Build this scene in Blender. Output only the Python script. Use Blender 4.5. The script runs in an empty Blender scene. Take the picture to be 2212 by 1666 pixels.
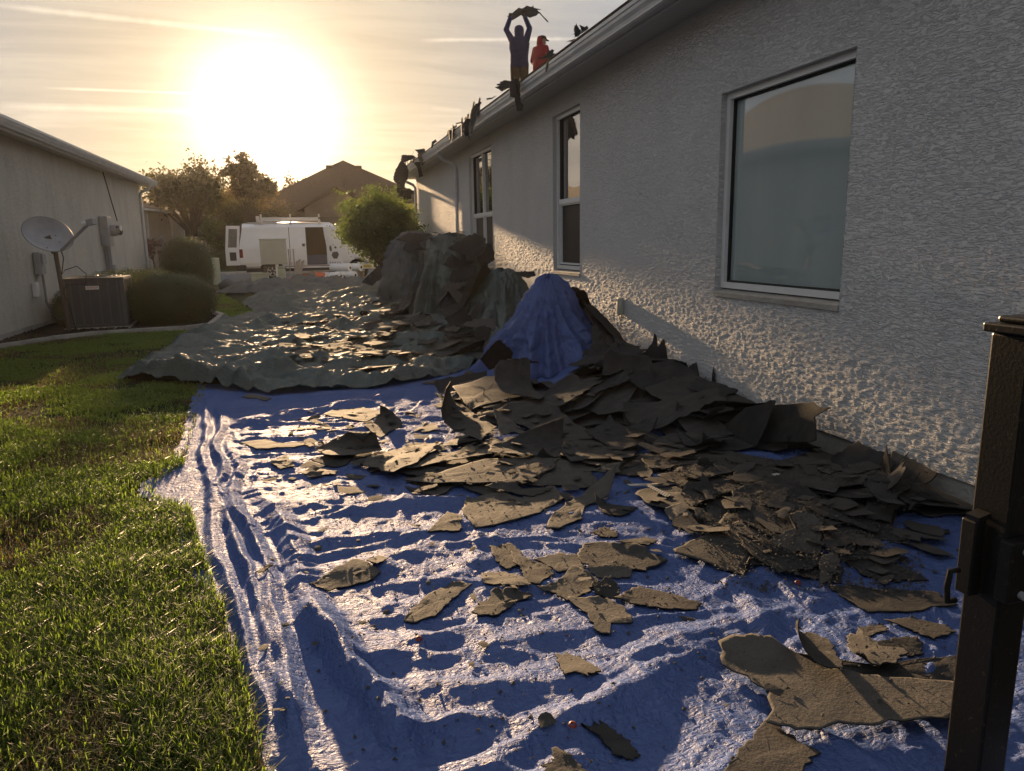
import bpy, bmesh, math, numpy as np
from mathutils import Matrix, Vector
S = bpy.context.scene
COL = S.collection
rng = np.random.default_rng(11)
# ------------------------------------------------------------------ camera
FPX, CXP, CYP, EYE = 1590.0, 1106.0, 833.0, 1.4      # focal length / centre in reference pixels (2212 wide)
RC = np.array([[0.9624223587, -0.2710795737, -0.0160955945],
               [-0.067643146, -0.1819086613, -0.9809860569],
               [0.262997354, 0.9452116714, -0.193409638]])
CAM = np.array([0, 0, EYE])
cd = bpy.data.cameras.new('camera'); cam = bpy.data.objects.new('camera', cd); COL.objects.link(cam)
cam.matrix_world = Matrix(((RC[0, 0], -RC[1, 0], -RC[2, 0], 0), (RC[0, 1], -RC[1, 1], -RC[2, 1], 0),
                           (RC[0, 2], -RC[1, 2], -RC[2, 2], EYE), (0, 0, 0, 1)))
cd.lens = FPX / 2212 * 36; cd.sensor_width = 36; cd.clip_end = 2000; cd.clip_start = 0.05
S.camera = cam
def ray(px, py): return RC.T @ np.array([(px - CXP) / FPX, (py - CYP) / FPX, 1.0])
def G(px, py, z=0.0):
    d = ray(px, py); return CAM + (z - EYE) / d[2] * d
def PY(px, py, y):
    d = ray(px, py); return CAM + y / d[1] * d
def PX(px, py, x):
    d = ray(px, py); return CAM + x / d[0] * d
# ------------------------------------------------------------------ sun, sky, exposure
SUN_EL, SUN_AZ = math.radians(9.0), math.radians(-1.7)
SD = Vector((math.sin(SUN_AZ) * math.cos(SUN_EL), math.cos(SUN_AZ) * math.cos(SUN_EL), math.sin(SUN_EL)))
sl = bpy.data.lights.new('sun', 'SUN'); sl.energy = 5.0; sl.angle = math.radians(1.0); sl.color = (1.0, 0.66, 0.36)
so = bpy.data.objects.new('sun', sl); COL.objects.link(so)
so.rotation_euler = (-SD).to_track_quat('-Z', 'Y').to_euler(); so.location = (0, 30, 20)
S.view_settings.view_transform = 'Standard'; S.view_settings.look = 'None'
S.view_settings.exposure = 1.6; S.view_settings.gamma = 1; S.view_settings.use_curve_mapping = False
W = bpy.data.worlds.new('World'); S.world = W; W.use_nodes = True
nt = W.node_tree; nt.nodes.clear()
class NB:
    """tiny node builder"""
    def __init__(s, nt): s.nt = nt
    def n(s, t, ins=None, **kw):
        nd = s.nt.nodes.new(t)
        for k_, v in kw.items(): setattr(nd, k_, v)
        for k_, v in (ins or {}).items():
            if hasattr(v, 'is_linked') or isinstance(v, bpy.types.NodeSocket): s.nt.links.new(v, nd.inputs[k_])
            else: nd.inputs[k_].default_value = v
        return nd
    def m(s, op, a, b=None, c=None, clamp=False):
        i = {0: a}
        if b is not None: i[1] = b
        if c is not None: i[2] = c
        return s.n('ShaderNodeMath', i, operation=op, use_clamp=clamp).outputs[0]
    def v(s, op, a, b=None):
        i = {0: a}
        if b is not None: i[1] = b
        return s.n('ShaderNodeVectorMath', i, operation=op)
    def mix(s, f, a, b, bt='MIX'):
        nd = s.n('ShaderNodeMix', data_type='RGBA', blend_type=bt)
        for k_, v in ((0, f), (6, a), (7, b)):
            if isinstance(v, bpy.types.NodeSocket): s.nt.links.new(v, nd.inputs[k_])
            else: nd.inputs[k_].default_value = v if k_ == 0 else (*v[:3], 1)
        return nd.outputs[2]
    def ramp(s, f, stops, interp='LINEAR'):
        nd = s.n('ShaderNodeValToRGB', {0: f}); r = nd.color_ramp; r.interpolation = interp
        while len(r.elements) < len(stops): r.elements.new(0.5)
        for e, (p, c) in zip(r.elements, stops): e.position = p; e.color = (*c, 1) if not isinstance(c, (int, float)) else (c, c, c, 1)
        return nd.outputs[0]
    def noise(s, vec, scale, detail=3, rough=.5, dist=0.):
        return s.n('ShaderNodeTexNoise', {'Vector': vec, 'Scale': scale, 'Detail': detail, 'Roughness': rough, 'Distortion': dist}).outputs[0]
    def mapr(s, v, a, b, c=0., d=1.):
        return s.n('ShaderNodeMapRange', {0: v, 1: a, 2: b, 3: c, 4: d}).outputs[0]
b = NB(nt)
dirv = b.v('NORMALIZE', b.n('ShaderNodeTexCoord').outputs['Generated']).outputs[0]
sky = b.n('ShaderNodeTexSky', sky_type='NISHITA', sun_disc=False, sun_elevation=SUN_EL, sun_rotation=SUN_AZ, air_density=1.0, dust_density=1.0, ozone_density=1.5)
sep = b.n('ShaderNodeSeparateXYZ', {0: dirv})
zc = b.m('MAXIMUM', sep.outputs[2], 0.0)
den = b.m('ADD', zc, 0.10)
cp = b.n('ShaderNodeCombineXYZ', {0: b.m('DIVIDE', sep.outputs[0], den), 1: b.m('DIVIDE', sep.outputs[1], den), 2: 0.0}).outputs[0]
cs = b.n('ShaderNodeMapping', {0: cp, 2: (0, 0, math.radians(9)), 3: (0.30, 1.25, 1)}).outputs[0]
c1 = b.noise(cs, 1.3, 7, .58, .7)
c2 = b.noise(b.n('ShaderNodeMapping', {0: cp, 2: (0, 0, math.radians(-14)), 3: (0.55, 2.1, 1)}).outputs[0], 3.1, 6, .62, .5)
c3 = b.noise(cs, 0.45, 3, .5, .3)
cloud = b.m('ADD', b.m('MULTIPLY', c1, .5), b.m('MULTIPLY', c2, .5))
veil = b.mapr(cloud, .42, .58)
dk = b.mapr(c3, .35, .65)
cosu = b.m('MAXIMUM', b.v('DOT_PRODUCT', dirv, tuple(SD)).outputs[1], 0.0)
g_n = b.m('POWER', cosu, 360.0); g_m = b.m('POWER', cosu, 90.0); g_w = b.m('POWER', cosu, 22.0); g_x = b.m('POWER', cosu, 2.0)
# colours of the veil of high cloud: grey-blue away from the sun, cream towards it
base = b.mix(g_w, (0.135, 0.146, 0.166), (0.225, 0.170, 0.102))
lite = b.mix(g_w, (0.215, 0.210, 0.204), (0.290, 0.230, 0.148))
vc = b.mix(veil, base, lite)
vc = b.mix(b.m('MULTIPLY', dk, .75), vc, b.mix(g_w, (0.100, 0.108, 0.124), (0.175, 0.136, 0.090)))
# contrails: great circles through two directions each
def unit(v): v = np.array(v); return v / np.linalg.norm(v)
trail = None
for (x0, y0, x1, y1, wdt, amp) in ((-40, 8, 640, 82, .0034, .8), (95, 190, 520, 206, .0016, 1.0), (-20, 229, 480, 243, .0042, .75),
                                   (905, 87, 1260, 84, .0024, .8), (20, 252, 400, 256, .005, .35), (930, 235, 1000, 239, .003, .3)):
    a_, b_ = unit(ray(x0, y0)), unit(ray(x1, y1)); nrm = unit(np.cross(a_, b_)); mid = unit(a_ + b_); half = float(a_ @ mid)
    dd = b.m('ABSOLUTE', b.v('DOT_PRODUCT', dirv, tuple(nrm)).outputs[1])
    wob = b.m('MULTIPLY', b.noise(dirv, 60., 4, .6), wdt * 1.3)
    ln = b.mapr(b.m('ADD', dd, wob), wdt * 1.9, wdt * .6)
    ex = b.mapr(b.v('DOT_PRODUCT', dirv, tuple(mid)).outputs[1], half, half + (1 - half) * .5)
    t_ = b.m('MULTIPLY', b.m('MULTIPLY', ln, ex), amp)
    trail = t_ if trail is None else b.m('MAXIMUM', trail, t_)
vc = b.mix(b.m('MULTIPLY', trail, .55), vc, b.mix(g_w, (0.36, 0.335, 0.30), (0.50, 0.41, 0.28)))
def glow(fac, col, k_): return b.mix(1.0, (0, 0, 0), b.mix(fac, (0, 0, 0), tuple(c * k_ for c in col)), 'ADD')
gl = b.mix(1.0, glow(g_n, (1, .88, .68), .78), glow(g_m, (1, .74, .40), .08), 'ADD')
gl = b.mix(1.0, gl, glow(g_w, (1, .66, .32), .01), 'ADD')
tot = b.mix(1.0, vc, gl, 'ADD')
hz = b.mapr(sep.outputs[2], -0.02, 0.0)      # below the horizon only the dim sky model is left
tot = b.mix(hz, (0.05, 0.05, 0.05), tot)
sc10 = b.v('MULTIPLY', tot, (9.4, 9.4, 9.4)).outputs[0]
fin = b.mix(.97, sky.outputs[0], sc10)
bg = b.n('ShaderNodeBackground', {0: fin, 1: 0.1}); b.nt.links.new(bg.outputs[0], b.n('ShaderNodeOutputWorld').inputs[0])
# ------------------------------------------------------------------ noise in numpy
TAB = rng.random((8, 256, 256))
def vn(x, y, s=0):
    T = TAB[s % 8]; xi = np.floor(x).astype(int); yi = np.floor(y).astype(int); fx = x - xi; fy = y - yi
    fx = fx * fx * (3 - 2 * fx); fy = fy * fy * (3 - 2 * fy)
    a, b_, c, d = T[xi & 255, yi & 255], T[(xi + 1) & 255, yi & 255], T[xi & 255, (yi + 1) & 255], T[(xi + 1) & 255, (yi + 1) & 255]
    return (a * (1 - fx) + b_ * fx) * (1 - fy) + (c * (1 - fx) + d * fx) * fy
def fbm(x, y, s=0, o=4, g=.5):
    r = 0; a = 1; t = 0
    for i in range(o):
        r = r + a * vn(x * 2 ** i + 17.3 * i, y * 2 ** i + 5.1 * i, s + i); t += a; a *= g
    return r / t
def facet(x, y, s=0):
    """triangulated value noise: flat facets and sharp creases, like crumpled sheet"""
    T = TAB[s % 8]; xi = np.floor(x).astype(int); yi = np.floor(y).astype(int); fx = x - xi; fy = y - yi
    a, b_, c, d = T[xi & 255, yi & 255], T[(xi + 1) & 255, yi & 255], T[xi & 255, (yi + 1) & 255], T[(xi + 1) & 255, (yi + 1) & 255]
    up = np.where(fx + fy < 1, a + (b_ - a) * fx + (c - a) * fy, d + (c - d) * (1 - fx) + (b_ - d) * (1 - fy))
    dn = np.where(fx > fy, a + (b_ - a) * fx + (d - b_) * fy, a + (c - a) * fy + (d - c) * fx)
    return np.where(TAB[(s + 3) % 8][xi & 255, yi & 255] > .5, up, dn)
def sstep(a, b_, x):
    t = np.clip((x - a) / (b_ - a), 0, 1); return t * t * (3 - 2 * t)
def crumple(x, y, k=1.0, s=0):
    wx = x + .35 * k * (fbm(x / k * 1.3, y / k * 1.3, s) - .5); wy = y + .35 * k * (fbm(x / k * 1.3 + 40, y / k * 1.3 + 9, s) - .5)
    r = 0; a = 1.; sc = k
    for i in range(4):
        th = .6 + 1.1 * i; cx, sx = math.cos(th), math.sin(th)
        r = r + a * (facet((wx * cx + wy * sx) / sc + 31 * i, (-wx * sx + wy * cx) / (sc * .8) + 7 * i, s + i) - .5); a *= .5; sc *= .52
    return r
def polydist(x, y, P):
    """distance to a polyline, and the parameter 0..1 along it"""
    best = np.full(x.shape, 1e9); par = np.zeros(x.shape); side = np.zeros(x.shape)
    P = np.array(P)[:, :2]; n = len(P) - 1
    for i in range(n):
        a, d = P[i], P[i + 1] - P[i]; L = d @ d
        t = np.clip(((x - a[0]) * d[0] + (y - a[1]) * d[1]) / L, 0, 1)
        ex, ey = x - a[0] - t * d[0], y - a[1] - t * d[1]; q = np.hypot(ex, ey); m = q < best
        best = np.where(m, q, best); par = np.where(m, (i + t) / n, par); side = np.where(m, np.sign(d[0] * ey - d[1] * ex), side)
    return best, par, side
# ------------------------------------------------------------------ mesh helpers
def setp(o, label=None, cat=None, group=None, kind=None):
    for k_, v in (('label', label), ('category', cat), ('group', group), ('kind', kind)):
        if v is not None: o[k_] = v
    return o
def empty(name, loc, label=None, cat=None, group=None, kind=None):
    o = bpy.data.objects.new(name, None); COL.objects.link(o); o.location = loc; o.empty_display_size = .1
    return setp(o, label, cat, group, kind)
def world_loc(o):
    v = Vector(o.location)
    while o.parent: o = o.parent; v += Vector(o.location)
    return v
def link(name, me, org, mat, parent=None, smooth=False, label=None, cat=None, group=None, kind=None):
    me.name = name
    mats = mat if isinstance(mat, (list, tuple)) else [mat]
    for m_ in mats: me.materials.append(m_)
    o = bpy.data.objects.new(name, me); COL.objects.link(o)
    o.location = Vector(org) - (world_loc(parent) if parent else Vector((0, 0, 0)))
    if parent: o.parent = parent
    if smooth: me.shade_smooth()
    return setp(o, label, cat, group, kind)
def npmesh(name, V, Fs, mat, parent=None, smooth=False, midx=None, **kw):
    """V: Nx3, Fs: one array or list of arrays of faces (tri / quad)"""
    V = np.asarray(V, float); Fs = [np.asarray(f, np.int32) for f in (Fs if isinstance(Fs, list) else [Fs])]
    Fs = [f for f in Fs if len(f)]
    lo, hi = V.min(0), V.max(0); org = np.array([(lo[0] + hi[0]) / 2, (lo[1] + hi[1]) / 2, lo[2]])
    me = bpy.data.meshes.new(name); me.vertices.add(len(V)); me.vertices.foreach_set('co', (V - org).astype(np.float32).ravel())
    tot = sum(f.size for f in Fs); nf = sum(len(f) for f in Fs)
    me.loops.add(tot); me.polygons.add(nf)
    me.loops.foreach_set('vertex_index', np.concatenate([f.ravel() for f in Fs]))
    sizes = np.concatenate([np.full(len(f), f.shape[1], np.int32) for f in Fs]); st = np.concatenate([[0], np.cumsum(sizes)[:-1]]).astype(np.int32)
    me.polygons.foreach_set('loop_start', st)
    if midx is not None: me.polygons.foreach_set('material_index', np.asarray(midx, np.int32))
    me.update(calc_edges=True)
    return link(name, me, org, mat, parent, smooth, **kw)
class MB:
    def __init__(s): s.v = []; s.f = []
    def add(s, V, Fc):
        o = len(s.v); s.v += [tuple(map(float, p)) for p in V]; s.f += [tuple(int(i) + o for i in q) for q in Fc]; return s
    def box(s, lo, hi, rz=0., c=None):
        (x0, y0, z0), (x1, y1, z1) = lo, hi
        V = np.array([(x, y, z) for z in (z0, z1) for x, y in ((x0, y0), (x1, y0), (x1, y1), (x0, y1))], float)
        if rz:
            c = np.array(c if c is not None else V.mean(0)); a = math.cos(rz), math.sin(rz); d = V - c
            V = np.stack([d[:, 0] * a[0] - d[:, 1] * a[1], d[:, 0] * a[1] + d[:, 1] * a[0], d[:, 2]], 1) + c
        return s.add(V, [(3, 2, 1, 0), (4, 5, 6, 7), (0, 1, 5, 4), (1, 2, 6, 5), (2, 3, 7, 6), (3, 0, 4, 7)])
    def bbox(s, lo, hi, bev=.01):
        """box with chamfered edges"""
        bm = bmesh.new(); bmesh.ops.create_cube(bm, size=1)
        lo, hi = np.array(lo, float), np.array(hi, float)
        for v_ in bm.verts: v_.co = Vector((lo + hi) / 2) + Vector(np.array(v_.co) * (hi - lo))
        bmesh.ops.bevel(bm, geom=bm.edges[:], offset=bev, segments=2, affect='EDGES', profile=.5)
        bm.verts.index_update(); s.add([v_.co for v_ in bm.verts], [[v_.index for v_ in f_.verts] for f_ in bm.faces]); bm.free(); return s
    def bar(s, a, b_, w, h, up=(0, 0, 1)):
        a, b_ = np.array(a, float), np.array(b_, float); d = unit(b_ - a); r = np.cross(d, up); r = unit(r); u = np.cross(r, d)
        V = [p + i * r * w / 2 + j * u * h / 2 for p in (a, b_) for i, j in ((-1, -1), (1, -1), (1, 1), (-1, 1))]
        return s.add(V, [(3, 2, 1, 0), (4, 5, 6, 7), (0, 1, 5, 4), (1, 2, 6, 5), (2, 3, 7, 6), (3, 0, 4, 7)])
    def tube(s, pts, r, n=8, cap=True):
        pts = np.array(pts, float); k_ = len(pts); r = np.full(k_, r) if np.isscalar(r) else np.array(r)
        t = np.gradient(pts, axis=0); t /= np.linalg.norm(t, axis=1)[:, None] + 1e-12
        ref = np.array([0, 0, 1.]) if abs(t[0][2]) < .9 else np.array([1., 0, 0]); V = []
        x = unit(np.cross(t[0], ref))
        for i in range(k_):
            x = x - (x @ t[i]) * t[i]; x = unit(x); y = np.cross(t[i], x)
            for j in range(n):
                a = 2 * math.pi * j / n; V.append(pts[i] + r[i] * (math.cos(a) * x + math.sin(a) * y))
        Fc = [(i * n + j, i * n + (j + 1) % n, (i + 1) * n + (j + 1) % n, (i + 1) * n + j) for i in range(k_ - 1) for j in range(n)]
        if cap: Fc += [tuple(range(n - 1, -1, -1)), tuple((k_ - 1) * n + j for j in range(n))]
        return s.add(V, Fc)
    def prism(s, prof, axis, a, b_):
        """closed 2-D profile swept along an axis from a to b_ (profile in the other two axes, in xyz order)"""
        n = len(prof); V = []
        for t in (a, b_):
            for p in prof: q = list(p); q.insert(axis, t); V.append(q)
        Fc = [(j, (j + 1) % n, n + (j + 1) % n, n + j) for j in range(n)] + [tuple(range(n - 1, -1, -1)), tuple(n + j for j in range(n))]
        return s.add(V, Fc)
    def build(s, name, mat, parent=None, smooth=False, fixn=True, **kw):
        V = np.array(s.v); lo, hi = V.min(0), V.max(0); org = np.array([(lo[0] + hi[0]) / 2, (lo[1] + hi[1]) / 2, lo[2]])
        me = bpy.data.meshes.new(name); me.from_pydata([tuple(p) for p in V - org], [], s.f)
        if fixn:
            bm = bmesh.new(); bm.from_mesh(me); bmesh.ops.recalc_face_normals(bm, faces=bm.faces[:]); bm.to_mesh(me); bm.free()
        me.update()
        o = link(name, me, org, mat, parent, False, **kw)
        if smooth: me.shade_smooth(); me.set_sharp_from_angle(angle=math.radians(42))
        return o
def gridfaces(nu, nv):
    i = np.arange(nu - 1)[:, None] * nv + np.arange(nv - 1)[None, :]
    return np.stack([i, i + nv, i + nv + 1, i + 1], -1).reshape(-1, 4)
# ------------------------------------------------------------------ materials
def material(name, col, rough=.7, spec=.5, build=None, **kw):
    m = bpy.data.materials.new(name); m.use_nodes = True; t = m.node_tree; p = t.nodes['Principled BSDF']
    p.inputs['Base Color'].default_value = (*col, 1); p.inputs['Roughness'].default_value = rough; p.inputs['Specular IOR Level'].default_value = spec
    for k_, v in kw.items(): p.inputs[k_.replace('_', ' ')].default_value = v
    if build:
        q = NB(t); tc = q.n('ShaderNodeTexCoord'); build(q, p, tc.outputs['Object'], t)
    return m
def var(c0, c1, scale=8., bump=0., bscale=60., detail=4, dist=.02):
    """colour that varies between two tones, with optional fine relief"""
    def f(q, p, co, t):
        t.links.new(q.mix(q.mapr(q.noise(co, scale, detail, .6), .3, .7), c0, c1), p.inputs['Base Color'])
        if bump: t.links.new(q.n('ShaderNodeBump', {'Height': q.noise(co, bscale, 4, .6), 'Strength': bump, 'Distance': dist}).outputs[0], p.inputs['Normal'])
    return f
def stucco(c0, c1, streak=0.):
    def f(q, p, co, t):
        n = q.mix(q.mapr(q.noise(co, 1.3, 5, .6), .3, .7), c0, c1)
        if streak:
            st = q.noise(q.n('ShaderNodeMapping', {0: co, 3: (2.6, 2.6, .55)}).outputs[0], 1.4, 7, .72, .6)
            n = q.mix(q.m('MULTIPLY', q.mapr(st, .45, .75), streak), n, tuple(c * .55 for c in c0))
        t.links.new(n, p.inputs['Base Color'])
        w = q.noise(q.n('ShaderNodeMapping', {0: co, 3: (17, 17, 85)}).outputs[0], 1.0, 3, .6, .8)
        h = q.m('ADD', q.mapr(w, .46, .56), q.m('MULTIPLY', q.noise(co, 150, 4, .65), .35))
        t.links.new(q.n('ShaderNodeBump', {'Height': h, 'Strength': .9, 'Distance': .008}).outputs[0], p.inputs['Normal'])
    return f
M = {}
M['stucco'] = material('grey_stucco', (.4, .4, .4), .75, .4, stucco((.58, .577, .57), (.66, .652, .64)))
M['stucco_l'] = material('beige_stucco', (.4, .38, .33), .8, .4, stucco((.58, .565, .51), (.66, .645, .585), .4))
M['stucco_shaded'] = material('tan_stucco_shaded', (.15, .11, .085), .9, .2, var((.13, .095, .075), (.18, .135, .105), 2))  # darkened stucco: shade on the backlit house front is put into the colour
M['stucco_far'] = material('tan_stucco', (.36, .3, .24), .85, .3, var((.33, .28, .22), (.40, .34, .27), 2))
M['concrete'] = material('concrete', (.36, .35, .33), .9, .3, var((.27, .26, .24), (.40, .39, .36), 5, .5, 40))
M['white'] = material('white_paint', (.72, .72, .71), .4, .5, var((.66, .66, .65), (.75, .75, .74), 4))
M['alu'] = material('aluminium_trim', (.52, .53, .54), .42, .5, var((.46, .47, .48), (.58, .585, .59), 3))
M['soffit'] = material('vented_soffit', (.45, .46, .47), .6, .4, lambda q, p, co, t: t.links.new(q.mix(q.m('MULTIPLY', q.mapr(q.n('ShaderNodeTexWave', {'Vector': co, 'Scale': 5.2}, bands_direction='Y').outputs[1], .8, 1.), .35), (.44, .45, .46), (.2, .2, .2)), p.inputs['Base Color']))
M['shingle'] = material('roof_shingle', (.12, .09, .07), .9, .3, var((.085, .065, .05), (.15, .115, .09), 30, .6, 80))
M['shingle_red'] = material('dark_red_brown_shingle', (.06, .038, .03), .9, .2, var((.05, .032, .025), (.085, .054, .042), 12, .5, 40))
M['shingle_tan'] = material('tan_roof_shingle', (.22, .15, .10), .9, .3, var((.17, .115, .08), (.26, .185, .13), 20, .6, 60))
M['glass'] = material('reflective_glass', (.012, .014, .014), .02, 1.0, IOR=2.6)
M['pale_glass'] = material('glass_blind_and_reflection', (.3, .36, .35), .03, 1.0, lambda q, p, co, t: t.links.new(q.mix(q.mapr(q.noise(q.n('ShaderNodeMapping', {0: co, 3: (1, 2, .5)}).outputs[0], 1.2, 3), .3, .7), (.28, .345, .34), (.34, .40, .395)), p.inputs['Base Color']), IOR=1.75)  # reflection of the house opposite put into the pale colour, with the blind
M['screen'] = material('insect_screen', (.018, .016, .014), .5, .4)
M['rubber'] = material('black_gasket', (.012, .012, .012), .6, .4)
M['black_gloss'] = material('black_powder_coat', (.012, .011, .010), .38, .22, lambda q, p, co, t: (
    t.links.new(q.mix(q.mapr(q.noise(co, 55, 3, .7), .62, .72), (.012, .011, .010), (.05, .04, .025)), p.inputs['Base Color']),
    t.links.new(q.n('ShaderNodeBump', {'Height': q.noise(co, 120, 3), 'Strength': .15, 'Distance': .002}).outputs[0], p.inputs['Normal'])))
M['metal_grey'] = material('grey_painted_metal', (.30, .31, .32), .45, .5, var((.26, .27, .28), (.34, .35, .355), 6))
M['pvc'] = material('grey_conduit', (.23, .24, .25), .5, .4)
M['beige_box'] = material('beige_cabinet', (.42, .42, .36), .6, .4, var((.38, .38, .33), (.45, .45, .39), 2))
M['green_box'] = material('pale_green_plastic', (.34, .38, .29), .55, .4, var((.30, .34, .26), (.38, .42, .33), 4))
M['mulch'] = material('bark_mulch', (.03, .02, .015), .95, .2, var((.018, .012, .009), (.055, .036, .026), 40, 1., 60, 5, .05))
M['asphalt'] = material('street_asphalt', (.13, .13, .135), .85, .3, var((.11, .11, .115), (.16, .16, .16), 3, .3, 120))
def lawn(q, p, co, t):
    g = q.mix(q.mapr(q.noise(co, 1.1, 5, .65), .35, .65), (.030, .042, .012), (.056, .068, .022))
    g = q.mix(q.mapr(q.noise(co, 3.5, 5, .7), .5, .72), g, (.085, .066, .03))
    t.links.new(g, p.inputs['Base Color'])
    t.links.new(q.n('ShaderNodeBump', {'Height': q.noise(co, 55, 5, .75), 'Strength': 1.0, 'Distance': .06}).outputs[0], p.inputs['Normal'])
M['lawn'] = material('lawn_ground', (.05, .07, .02), .95, .15, lawn)
# ------------------------------------------------------------------ ground
def gz(x, y):
    x = np.asarray(x, float); y = np.asarray(y, float)
    return .85 * sstep(38.5, 62, y) + 0 * x
ys = np.concatenate([np.linspace(-8, 38, 40), np.linspace(39, 64, 26), np.array([70, 90, 130, 200, 320, 600])])
xs = np.concatenate([[-400, -200, -90, -50], np.linspace(-30, 30, 61), [50, 90, 200, 400]])
X, Y = np.meshgrid(xs, ys, indexing='ij'); Z = gz(X, Y)
npmesh('ground', np.stack([X, Y, Z], -1).reshape(-1, 3), gridfaces(len(xs), len(ys)), M['lawn'], smooth=True, kind='structure')
MB().box((-60, 30.2, -.3), (60, 37.6, .012)).build('street', M['asphalt'], kind='structure')
kb = MB(); kb.box((-60, 37.6, -.2), (60, 37.78, .11)); kb.build('kerb', M['concrete'], kind='structure')
MB().box((-60, 39.6, -.2), (60, 40.7, .06)).build('sidewalk', M['concrete'], kind='structure')
MB().box((-.2, 40.72, -.2), (4.6, 47.9, .62)).build('driveway', M['concrete'], kind='structure')
# planting bed against the left-hand house
bedP = [(-4.7, 9.5), (-4.45, 11.6), (-4.0, 12.35), (-3.7, 12.85), (-3.3, 13.2), (-2.7, 13.35), (-2.0, 13.45), (-1.62, 13.8), (-1.6, 15.6), (-2.2, 17.5), (-2.5, 20), (-2.35, 25.6), (-4.7, 25.8)]
bm_ = MB(); n_ = len(bedP); bm_.add([(*p, .012) for p in bedP] + [(-4.7, 15, .05)], [(i, (i + 1) % n_, n_) for i in range(n_)])
bm_.build('mulch_bed', M['mulch'], kind='structure')
e_ = MB()
for i in range(1, n_ - 2):
    a, c = np.array(bedP[i]), np.array(bedP[i + 1]); e_.bar((*a, .03), (*(c + .02 * (c - a)), .03), .09, .08)
e_.build('bed_edging', M['concrete'], kind='structure')
ch = rng.random((2600, 2)) * [1.6, 5.] + [-4.55, 11.6]; ok = []
for x_, y_ in ch:
    lim = np.interp(y_, [9.5, 11.6, 12.35, 12.85, 13.2, 13.35, 16.6], [-4.7, -4.5, -4.1, -3.8, -3.4, -2.9, -2.9]); ok.append(x_ < lim - .05)
ch = ch[np.array(ok)]; mm = MB()
for x_, y_ in ch:
    a = rng.random() * 6.28; l = .02 + .04 * rng.random(); t = (rng.random() - .5) * .03
    mm.bar((x_ - l * math.cos(a), y_ - l * math.sin(a), .045 - t), (x_ + l * math.cos(a), y_ + l * math.sin(a), .045 + t), .018, .01)
mm.build('mulch_chips', M['mulch'], fixn=False, kind='stuff')
# ------------------------------------------------------------------ stucco sheet with real relief and window openings
XW, XL = 3.184, -4.48
def relief(y, z, s=0):
    wy = y + .05 * (fbm(y * 5, z * 9, s) - .5); wz = z + .03 * (fbm(y * 5 + 30, z * 9 + 3, s + 1) - .5) + .02 * np.sin(y * 1.7)
    n = .55 * vn(wy * 27, wz * 92, s) + .45 * vn(wy * 34 + 9, wz * 100, s + 2)
    return sstep(.50, .66, n) * (.75 + .3 * fbm(y * 2.1, z * 3.3, s + 3)) + .25 * (fbm(y * 30, z * 60, s + 4, 2) - .5)
def stucco_sheet(name, x, sgn, yl, zl, holes, amp, mat, parent, s=0):
    for h in holes:
        for arr, a in ((yl, h[:2]), (zl, h[2:])):
            for v in a: arr.append(v)
    yl, zl = np.unique(np.round(yl, 4)), np.unique(np.round(zl, 4))
    # keep grid lines off each other
    Y, Z = np.meshgrid(yl, zl, indexing='ij'); D = amp * relief(Y, Z, s)
    V = np.stack([x + sgn * D, Y, Z], -1).reshape(-1, 3); Fq = gridfaces(len(yl), len(zl))
    cy, cz = V[Fq].mean(1)[:, 1], V[Fq].mean(1)[:, 2]; keep = np.ones(len(Fq), bool)
    for h in holes: keep &= ~((cy > h[0]) & (cy < h[1]) & (cz > h[2]) & (cz < h[3]))
    Fq = Fq[keep]
    if sgn > 0: Fq = Fq[:, ::-1] if False else Fq
    else: Fq = Fq[:, ::-1]
    return npmesh(name, V, Fq, mat, parent, smooth=False)
WIN = [(3.85, 5.30, .966, 2.475), (8.33, 9.30, .994, 2.93), (12.50, 14.25, .95, 2.985)]
house = empty('house', (9.2, 8.5, 0), 'grey stucco house on the right with torn roofing hanging over its gutter', 'house')
yl = [2.0 - .5 * i for i in range(13)]; y_ = 2.0
while y_ < 21.0: yl.append(y_); y_ += min(.028, max(.0095, (y_ * y_ + 10) / 2355 * .55))
yl.append(21.0); zl = list(np.arange(.15, 3.17, .0098)) + [3.165]
stucco_sheet('wall', XW, -1, yl, zl, WIN, .0030, M['stucco'], house)
# rest of the house shell (ends, back, foundation)
MB().box((XW + .16, -4.0, .0), (15.2, 20.98, 3.16)).build('wall_core', M['stucco'], house)
MB().box((XW + .018, -4.02, -.1), (XW + .155, 21.0, .150)).build('foundation', M['concrete'], house)
MB().box((XW + .006, 20.93, .15), (XW + .158, 21.0, 3.16)).build('wall_end', M['stucco'], house)
EZ = 3.315; RS = .45; XE = 2.74
def roofz(x): return EZ + RS * (x - XE)
rf = MB(); rx = 9.19; rzt = roofz(rx)
rf.prism([(XE, EZ), (rx, rzt), (2 * rx - XE, EZ), (2 * rx - XE, EZ - .03), (rx, rzt - .12), (XE, EZ - .03)], 1, -4.6, 21.75)
rf.build('roof', M['shingle'], house)
MB().prism([(2.862, 3.15), (2.885, 3.15), (2.885, 3.33), (2.862, 3.31)], 1, -4.6, 21.7).build('fascia', M['alu'], house)
MB().box((2.886, -4.6, 3.166), (XW + .15, 21.7, 3.185)).build('soffit', M['soffit'], house)
MB().box((XE + .115, 21.0, 3.155), (2 * rx - XE, 21.7, 3.165)).build('gable_soffit', M['soffit'], house)
gp = [(2.728, 3.300), (2.728, 3.268), (2.737, 3.262), (2.742, 3.235), (2.762, 3.205), (2.770, 3.180), (2.776, 3.168), (2.858, 3.168), (2.858, 3.290), (2.745, 3.285), (2.742, 3.300)]
MB().prism(gp, 1, -4.6, 21.72).build('gutter', M['alu'], house)
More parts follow.
